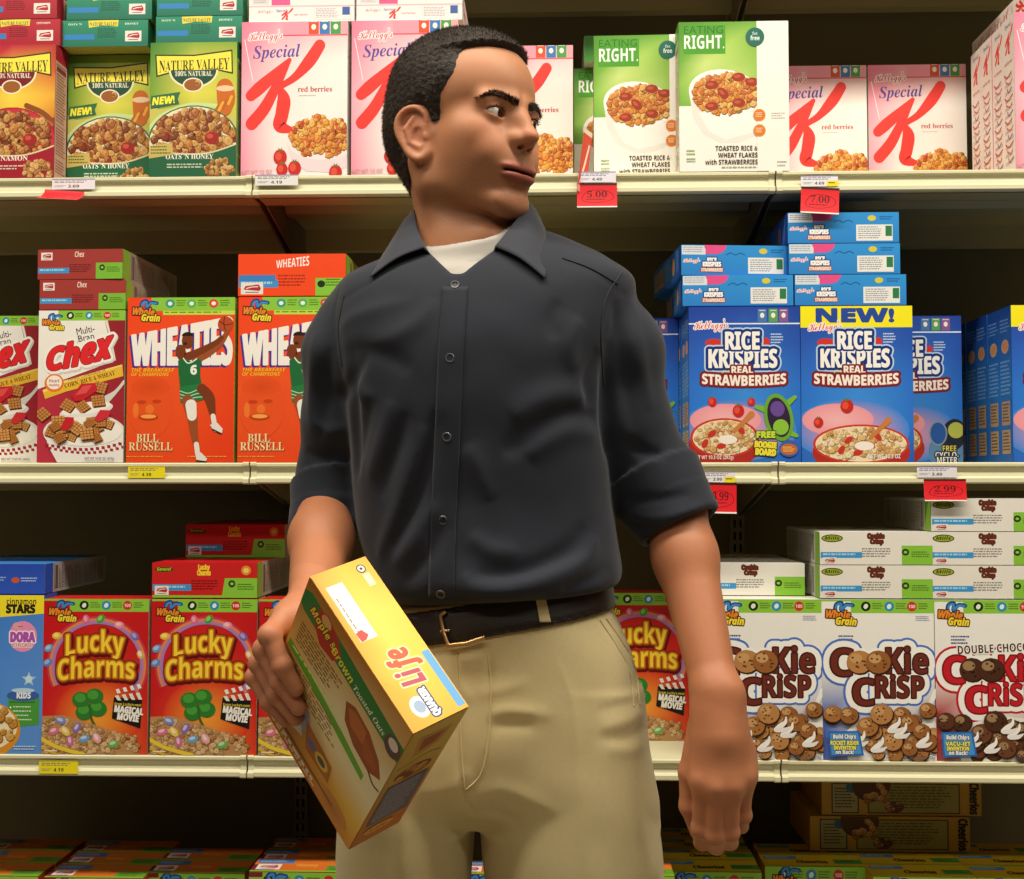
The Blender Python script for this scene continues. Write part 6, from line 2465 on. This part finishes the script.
# the button strip down the front, its edge a little raised
_pr = []
for y_ in np.linspace(287, 606, 34):
    xc = float(np.interp(y_, [p[1] for p in BTN_PX], [p[0] for p in BTN_PX]))
    ts = [trace(shirt_sdf, xc + o_, y_) for o_ in (-12, -6, 0, 6, 13)]
    if all(t is not None for t in ts):
        _pr.append([V3(t) - V3((0, .0004, 0)) for t in ts])
sheet('placket', _pr, M_SHIRT, -.0013, 2, shirt)
def cord(name, pts, r, m, parent, f, lift=0.0):
    q = [trace(f, *p) for p in smooth_pts(pts, 6)]
    q = [V3(t) + V3((0, -lift, 0)) - ROOT for t in q if t is not None]
    cu = bpy.data.curves.new(name, 'CURVE')
    cu.dimensions = '3D'
    cu.bevel_depth = r
    cu.bevel_resolution = 2
    cu.use_fill_caps = True
    sp_ = cu.splines.new('POLY')
    sp_.points.add(len(q) - 1)
    for a, b in zip(sp_.points, q):
        a.co = (*b, 1)
    o = bpy.data.objects.new(name, cu)
    COL.objects.link(o)
    dg = bpy.context.evaluated_depsgraph_get()
    me = bpy.data.meshes.new_from_object(o.evaluated_get(dg))
    bpy.data.objects.remove(o)
    me.name = name
    me.materials.clear()
    me.materials.append(m)
    me.polygons.foreach_set('use_smooth', [True] * len(me.polygons))
    return obj(name, me, None, parent)
cord('seam', [(622, 272), (606, 298), (601, 330), (603, 372), (606, 402)], .0010, M_SHIRT, shirt, shirt_sdf)
cord('seam', [(344, 296), (338, 330), (342, 366)], .0010, M_SHIRT, shirt, shirt_sdf)
cord('seam', [(562, 258), (590, 268), (618, 284)], .0010, M_SHIRT, shirt, shirt_sdf)
M_COLLAR = mat('charcoal_collar', 0.7, 0.28, hx('242833'), noise=0.08, nscale=220, bump=0.25, bscale=1500, sheen=0.15, bdist=.0003)
def front_at(px, py, lift):
    t = trace(shirt_base, px, py)
    return V3(t) + V3((0, -lift, lift * .4))
# foot of the stand, fold line, outer edge: from his right front round the neck to his left front
foot = [A3(453, 281, YM - .098), A3(432, 256, YM - .074), A3(421, 238, YM - .01), A3(432, 226, YM + .075), A3(475, 222, YM + .112), A3(520, 228, YM + .082), A3(531, 238, YM + .00), A3(492, 256, YM - .074), A3(462, 281, YM - .098)]
fold = [A3(448, 277, YM - .100), A3(424, 247, YM - .082), A3(413, 213, YM - .012), A3(428, 203, YM + .082), A3(475, 200, YM + .120), A3(524, 204, YM + .088), A3(527, 206, YM - .020), A3(495, 246, YM - .084), A3(468, 276, YM - .100)]
edge = [front_at(398, 288, .006) * .35 + front_at(371, 279, .005) * .65, front_at(371, 279, .005), A3(388, 247, YM - .018), A3(410, 234, YM + .10), A3(475, 232, YM + .142), A3(538, 236, YM + .10), A3(545, 230, YM - .020), front_at(546, 281, .006), front_at(546, 281, .006) * .9 + front_at(500, 282, .006) * .1]
sheet('collar', [foot[1:-1], fold[1:-1]], M_COLLAR, sub=8, parent=shirt)
sheet('collar_fall', [fold[1:-1], [a * .5 + b * .5 + V3((0, -.004 if i not in (3, 4) else .004, .004)) for i, (a, b) in enumerate(zip(fold[1:-1], edge[1:-1]))], edge[1:-1]], M_COLLAR, sub=8, parent=shirt)

# white undershirt in the neck opening
M_WHITE = mat('white_jersey', 0.85, 0.2, hx('aaa59d'), noise=0.03, nscale=200, bump=0.3, bscale=1200, sheen=0.2, bdist=.0003)
UL, UM, UR = A3(430, 256, YM - .085), A3(459, 256, YM - .10), A3(494, 242, YM - .085)
_un = np.cross(UR - UL, A3(470, 205, YM + .10) - UL); _un /= np.linalg.norm(_un)
if _un[2] < 0:
    _un = -_un
def under_sdf(P):
    d = smin(neck_sdf(P) - .006, torso(P) + .010, .02)
    rib = np.abs((P - UL) @ _un + .010)
    d = d - .0010 * (((P - UL) @ _un) > -.018)
    d = smax(d, (P - UL) @ _un, .003)
    d = np.maximum(d, -(neck_sdf(P) - .0012))
    d = np.maximum(d, A3(470, 330, YM)[2] - P[:, 2])
    return d
up, uq = skin_of(under_sdf, (MX - .22, 1.24, 1.3), (MX + .26, 1.6, 1.56), .0024)
dress('undershirt', np_mesh('undershirt', up, uq, None, M_WHITE, ROOT))

# ---- trousers
def leg_rows(tab):
    return rows_px(tab, YM + .005)
hips = Loft(rows_px([(585, 398, 608, .100, .005), (605, 394, 612, .106, .005), (630, 384, 623, .112, .005), (660, 374, 633, .118, .008), (700, 360, 641, .122, .010),
                     (740, 350, 646, .122, .012), (775, 344, 652, .114, .012), (800, 342, 657, .098, .012), (818, 346, 655, .07, .012)], YM + .005), 2.4)
zf = .06
def pxz(z):
    return 485 - (z - 1.2) * F / (YM + .005)
leg_r = Loft(rows_px([(690, 372, 500, .10, .010), (740, 352, 487, .110, .012), (780, 342, 477, .110, .012), (830, 338, 473, .106, .012), (880, 336, 471, .101, .012), (960, 342, 466, .092, .006),
                      (pxz(.50), 352, 460, .078, .0), (pxz(.40), 356, 456, .072, .008), (pxz(.22), 360, 450, .066, .018), (pxz(.05), 360, 450, .066, .02)], YM + .005), 2.25)
leg_l = Loft(rows_px([(690, 470, 640, .10, .010), (740, 474, 646, .110, .012), (780, 477, 652, .112, .010), (830, 481, 659, .110, .010), (880, 485, 664, .106, .008), (960, 492, 664, .096, .0),
                      (pxz(.50), 510, 652, .080, -.006), (pxz(.40), 518, 642, .074, .0), (pxz(.22), 530, 634, .068, .012), (pxz(.05), 532, 634, .068, .016)], YM + .005), 2.25)
# waist edge of the trousers rises to his left like the belt
W0, W1 = A3(405, 612, YM - .1), A3(606, 588, YM - .1)
_wd = W1 - W0; _wd[1] = 0; _wd /= np.linalg.norm(_wd)
WN = np.cross(_wd, V3((0, 1, 0))); WN /= np.linalg.norm(WN)
if WN[2] < 0:
    WN = -WN
def pants_base(P):
    d = smin(hips(P), smin(leg_r(P), leg_l(P), .010), .018)
    d = smax(d, (P - W0) @ WN, .004)
    return d
PF_PX = [([(488, 716), (505, 711), (528, 712), (552, 716)], 2.6, 7), ([(490, 728), (512, 724), (536, 727)], -2.2, 7), ([(476, 694), (500, 690), (530, 680)], 1.6, 8),
         ([(644, 712), (622, 722), (600, 728)], 2.6, 6), ([(648, 728), (624, 738), (598, 738)], -2.4, 7), ([(640, 700), (618, 706), (596, 712)], -1.6, 6), ([(650, 742), (630, 750), (606, 748)], 1.8, 7),
         ([(478, 800), (500, 790), (530, 800), (560, 815)], 2.0, 9), ([(474, 815), (496, 812), (520, 826)], -2.2, 8), ([(470, 770), (450, 788), (420, 792)], 1.8, 8),
         ([(556, 660), (572, 700), (578, 760), (582, 830), (586, 879)], 1.6, 5), ([(405, 820), (402, 879)], 1.4, 5), ([(474, 822), (470, 850), (468, 879)], -2.5, 6), ([(452, 660), (462, 690), (474, 700)], 1.5, 7)]
def on_pants(pts):
    return [V3(t) for t in (trace(pants_base, *p) for p in smooth_pts(pts, 4)) if t is not None]
PF = [(on_pants(p), .75 * a / 1000, 1.25 * w_ / 1000) for p, a, w_ in PF_PX]
PF = [f for f in PF if len(f[0]) > 1]
PSEAM = [q_s for q_s in (on_pants(p) for p in [[(488, 652), (490, 690), (487, 740), (478, 780), (466, 796)], [(456, 655), (459, 720), (463, 790), (472, 812)],
                                               [(604, 616), (622, 640), (636, 668), (642, 700)], [(598, 618), (616, 642), (630, 668), (636, 704)]]) if len(q_s) > 1]
def pants_sdf(P):
    d = pants_base(P)
    m = np.abs(d) < .016
    if m.any():
        Q = P[m]
        e = .0016 * wob(Q, 22, .4) + .0005 * wob(Q, 64, 2.0)
        for pts, a, w_ in PF:
            e += 1.5 * crease(Q, pts, a, w_)
        for pts in PSEAM:
            e += -.0022 * np.exp(-(dline(Q, pts) / .0030) ** 2)
        # breaks above the shoes and behind the knees
        e += .004 * np.sin(Q[:, 2] * 95 + 2 * np.sin(Q[:, 0] * 30)) * ss(.30, .12, Q[:, 2])
        d[m] -= e
    return d
M_KHAKI = mat('khaki_twill', 0.8, 0.25, hx('c4b486'), noise=0.06, nscale=180, bump=0.35, bscale=1300, sheen=0.15, bdist=.0003)
tp, tq = skin_of(pants_sdf, (MX - .26, 1.22, .03), (MX + .30, 1.62, 1.10), .0030)
trousers = dress('trousers', np_mesh('trousers', tp, tq, None, M_KHAKI, ROOT, relax=1))

for pts in ([(488, 654), (491, 690), (489, 735), (482, 772), (466, 790)], [(457, 652), (459, 700), (462, 760), (466, 800)],
            [(606, 618), (622, 642), (635, 668), (640, 704)], [(600, 620), (616, 645), (629, 670), (634, 706)]):
    cord('seam', pts, .0011, M_KHAKI, trousers, pants_sdf, .0002)
# belt, its buckle and the loops
M_LEATHER = mat('dark_brown_leather', 0.42, 0.45, hx('1c120d'), noise=0.2, nscale=90, bump=0.4, bscale=400)
M_BRASS = mat('brass_buckle', 0.28, 0.5, hx('b89468'), metal=0.9)
BL0, BL1 = A3(448, 627, YM - .11), A3(600, 601, YM - .11)
_bd = BL1 - BL0; _bd[1] = 0; _bd /= np.linalg.norm(_bd)
BN = np.cross(_bd, V3((0, 1, 0))); BN /= np.linalg.norm(BN)
if BN[2] < 0:
    BN = -BN
def belt_sdf(P):
    d = hips(P) - .0062
    h = np.abs((P - BL0) @ BN)
    d = d + .0012 * np.exp(-((h - .0155) / .0012) ** 2)
    d = smax(d, h - .0195, .003)
    return np.maximum(d, -(hips(P) - .0012))
bp, bq = skin_of(belt_sdf, (MX - .26, 1.22, .95), (MX + .30, 1.62, 1.16), .0024)
belt = dress('belt', np_mesh('belt', bp, bq, None, M_LEATHER, ROOT))
def rail(name, pts, r, m, parent, lift=0.0, f=belt_sdf):
    """a rod lying on a solid along picture points"""
    q = [V3(trace(f, *p)) + V3((0, -lift, 0)) - ROOT for p in pts]
    cu = bpy.data.curves.new(name, 'CURVE')
    cu.dimensions = '3D'
    cu.bevel_depth = r
    cu.bevel_resolution = 3
    cu.use_fill_caps = True
    sp_ = cu.splines.new('POLY')
    sp_.points.add(len(q) - 1)
    for a, b in zip(sp_.points, q):
        a.co = (*b, 1)
    o = bpy.data.objects.new(name, cu)
    COL.objects.link(o)
    dg = bpy.context.evaluated_depsgraph_get()
    me = bpy.data.meshes.new_from_object(o.evaluated_get(dg))
    bpy.data.objects.remove(o)
    me.name = name
    me.materials.clear()
    me.materials.append(m)
    me.polygons.foreach_set('use_smooth', [True] * len(me.polygons))
    return obj(name, me, None, parent)
rail('buckle', [(446, 611), (441, 615), (444, 632), (449, 645), (466, 643), (485, 637)], .0026, M_BRASS, belt, .004, lambda P: hips(P) - .006)
rail('buckle_prong', [(441, 631), (450, 630)], .0016, M_BRASS, belt, .004, lambda P: hips(P) - .006)
def strap(name, x0, x1, y0, y1, m, parent, th=.0024, f=None, out=.0075):
    f = f or (lambda P: hips(P) - out)
    rows = [[V3(trace(f, x, y)) for x in np.linspace(xa, xb, 3)] for (xa, xb, y) in ((x0[0], x1[0], y0), ((x0[0] + x0[1]) / 2, (x1[0] + x1[1]) / 2, (y0 + y1) / 2), (x0[1], x1[1], y1))]
    return sheet(name, rows, m, th, 5, parent)
strap('belt_loop', (535, 540), (545, 551), 594, 622, M_KHAKI, trousers)
strap('belt_loop', (392, 398), (402, 408), 610, 638, M_KHAKI, trousers)

# ---- shoes
M_SHOE = mat('brown_shoe_leather', 0.4, 0.45, hx('2a1a10'), noise=0.15, nscale=60)
M_SOLE = mat('black_rubber', 0.7, 0.3, hx('14120f'))
for lx, name_ in ((leg_r, 'shoe'), (leg_l, 'shoe')):
    x = float(np.interp(.1, lx.t[:, 0], lx.t[:, 1])); y = float(np.interp(.1, lx.t[:, 0], lx.t[:, 2]))
    def shoe_sdf(P, x=x, y=y):
        d = dell(P, (x, y - .10, .035), (.046, .115, .042))
        d = smin(d, dell(P, (x, y + .03, .05), (.038, .062, .05)), .03)
        d = smin(d, dcone(P, (x, y + .02, .05), (x, y + .015, .10), .040, .042), .02)
        return smax(d, .022 - P[:, 2], .003)
    def sole_sdf(P, x=x, y=y):
        d = np.minimum(dell(P, (x, y - .095, .015), (.050, .122, .2)), dell(P, (x, y + .03, .015), (.040, .068, .2)))
        d = smax(smin(d, d, .02), np.maximum(.001 - P[:, 2], P[:, 2] - .024), .002)
        return d
    p_, q_m = skin_of(shoe_sdf, (x - .08, y - .26, -.01), (x + .08, y + .14, .16), .004)
    sh = dress('shoe', np_mesh('shoe', p_, q_m, None, M_SHOE, ROOT))
    p_, q_m = skin_of(sole_sdf, (x - .08, y - .26, -.01), (x + .08, y + .14, .05), .004)
    obj('sole', np_mesh('sole', p_, q_m, None, M_SOLE, ROOT), None, sh)

# ------------------------------------------------------------------ the yellow box in his right hand
held = obj('cereal_box', carton('held_cereal_box', BW, BD, BH, 'd8b060', 'f4c424', 'c8a048'))
tag(held, "yellow topped cereal box tilted in the man's right hand", 'cereal box')
# carton frame: x along its width, y through its depth, z up; its back panel faces the camera (c = 0)
Rm = Matrix((tuple(BA), tuple(BC_), tuple(-BB))).transposed()
if Rm.determinant() < 0:
    print('held box: mirrored frame')
origin = bx3(BW / 2, BH, 0)
held.matrix_world = Matrix.Translation(Vector(origin)) @ Rm.to_4x4()
f = obj('back_panel', back_life(BW * 1000, BH * 1000), None, held)
f.location = (-BW / 2, -MM, 0)
f.rotation_euler = (PI / 2, 0, 0)
t = obj('top_flap', top_life(BW * 1000, BD * 1000), None, held)
t.matrix_local = Matrix.Translation((BW / 2, BD, BH + .0006 + MM)) @ Matrix.Rotation(PI, 4, 'Z')
s = obj('side_panel', side_life(BD * 1000, BH * 1000), None, held)
s.matrix_local = Matrix.Translation((BW / 2 + MM, 0, 0)) @ M_RIGHT
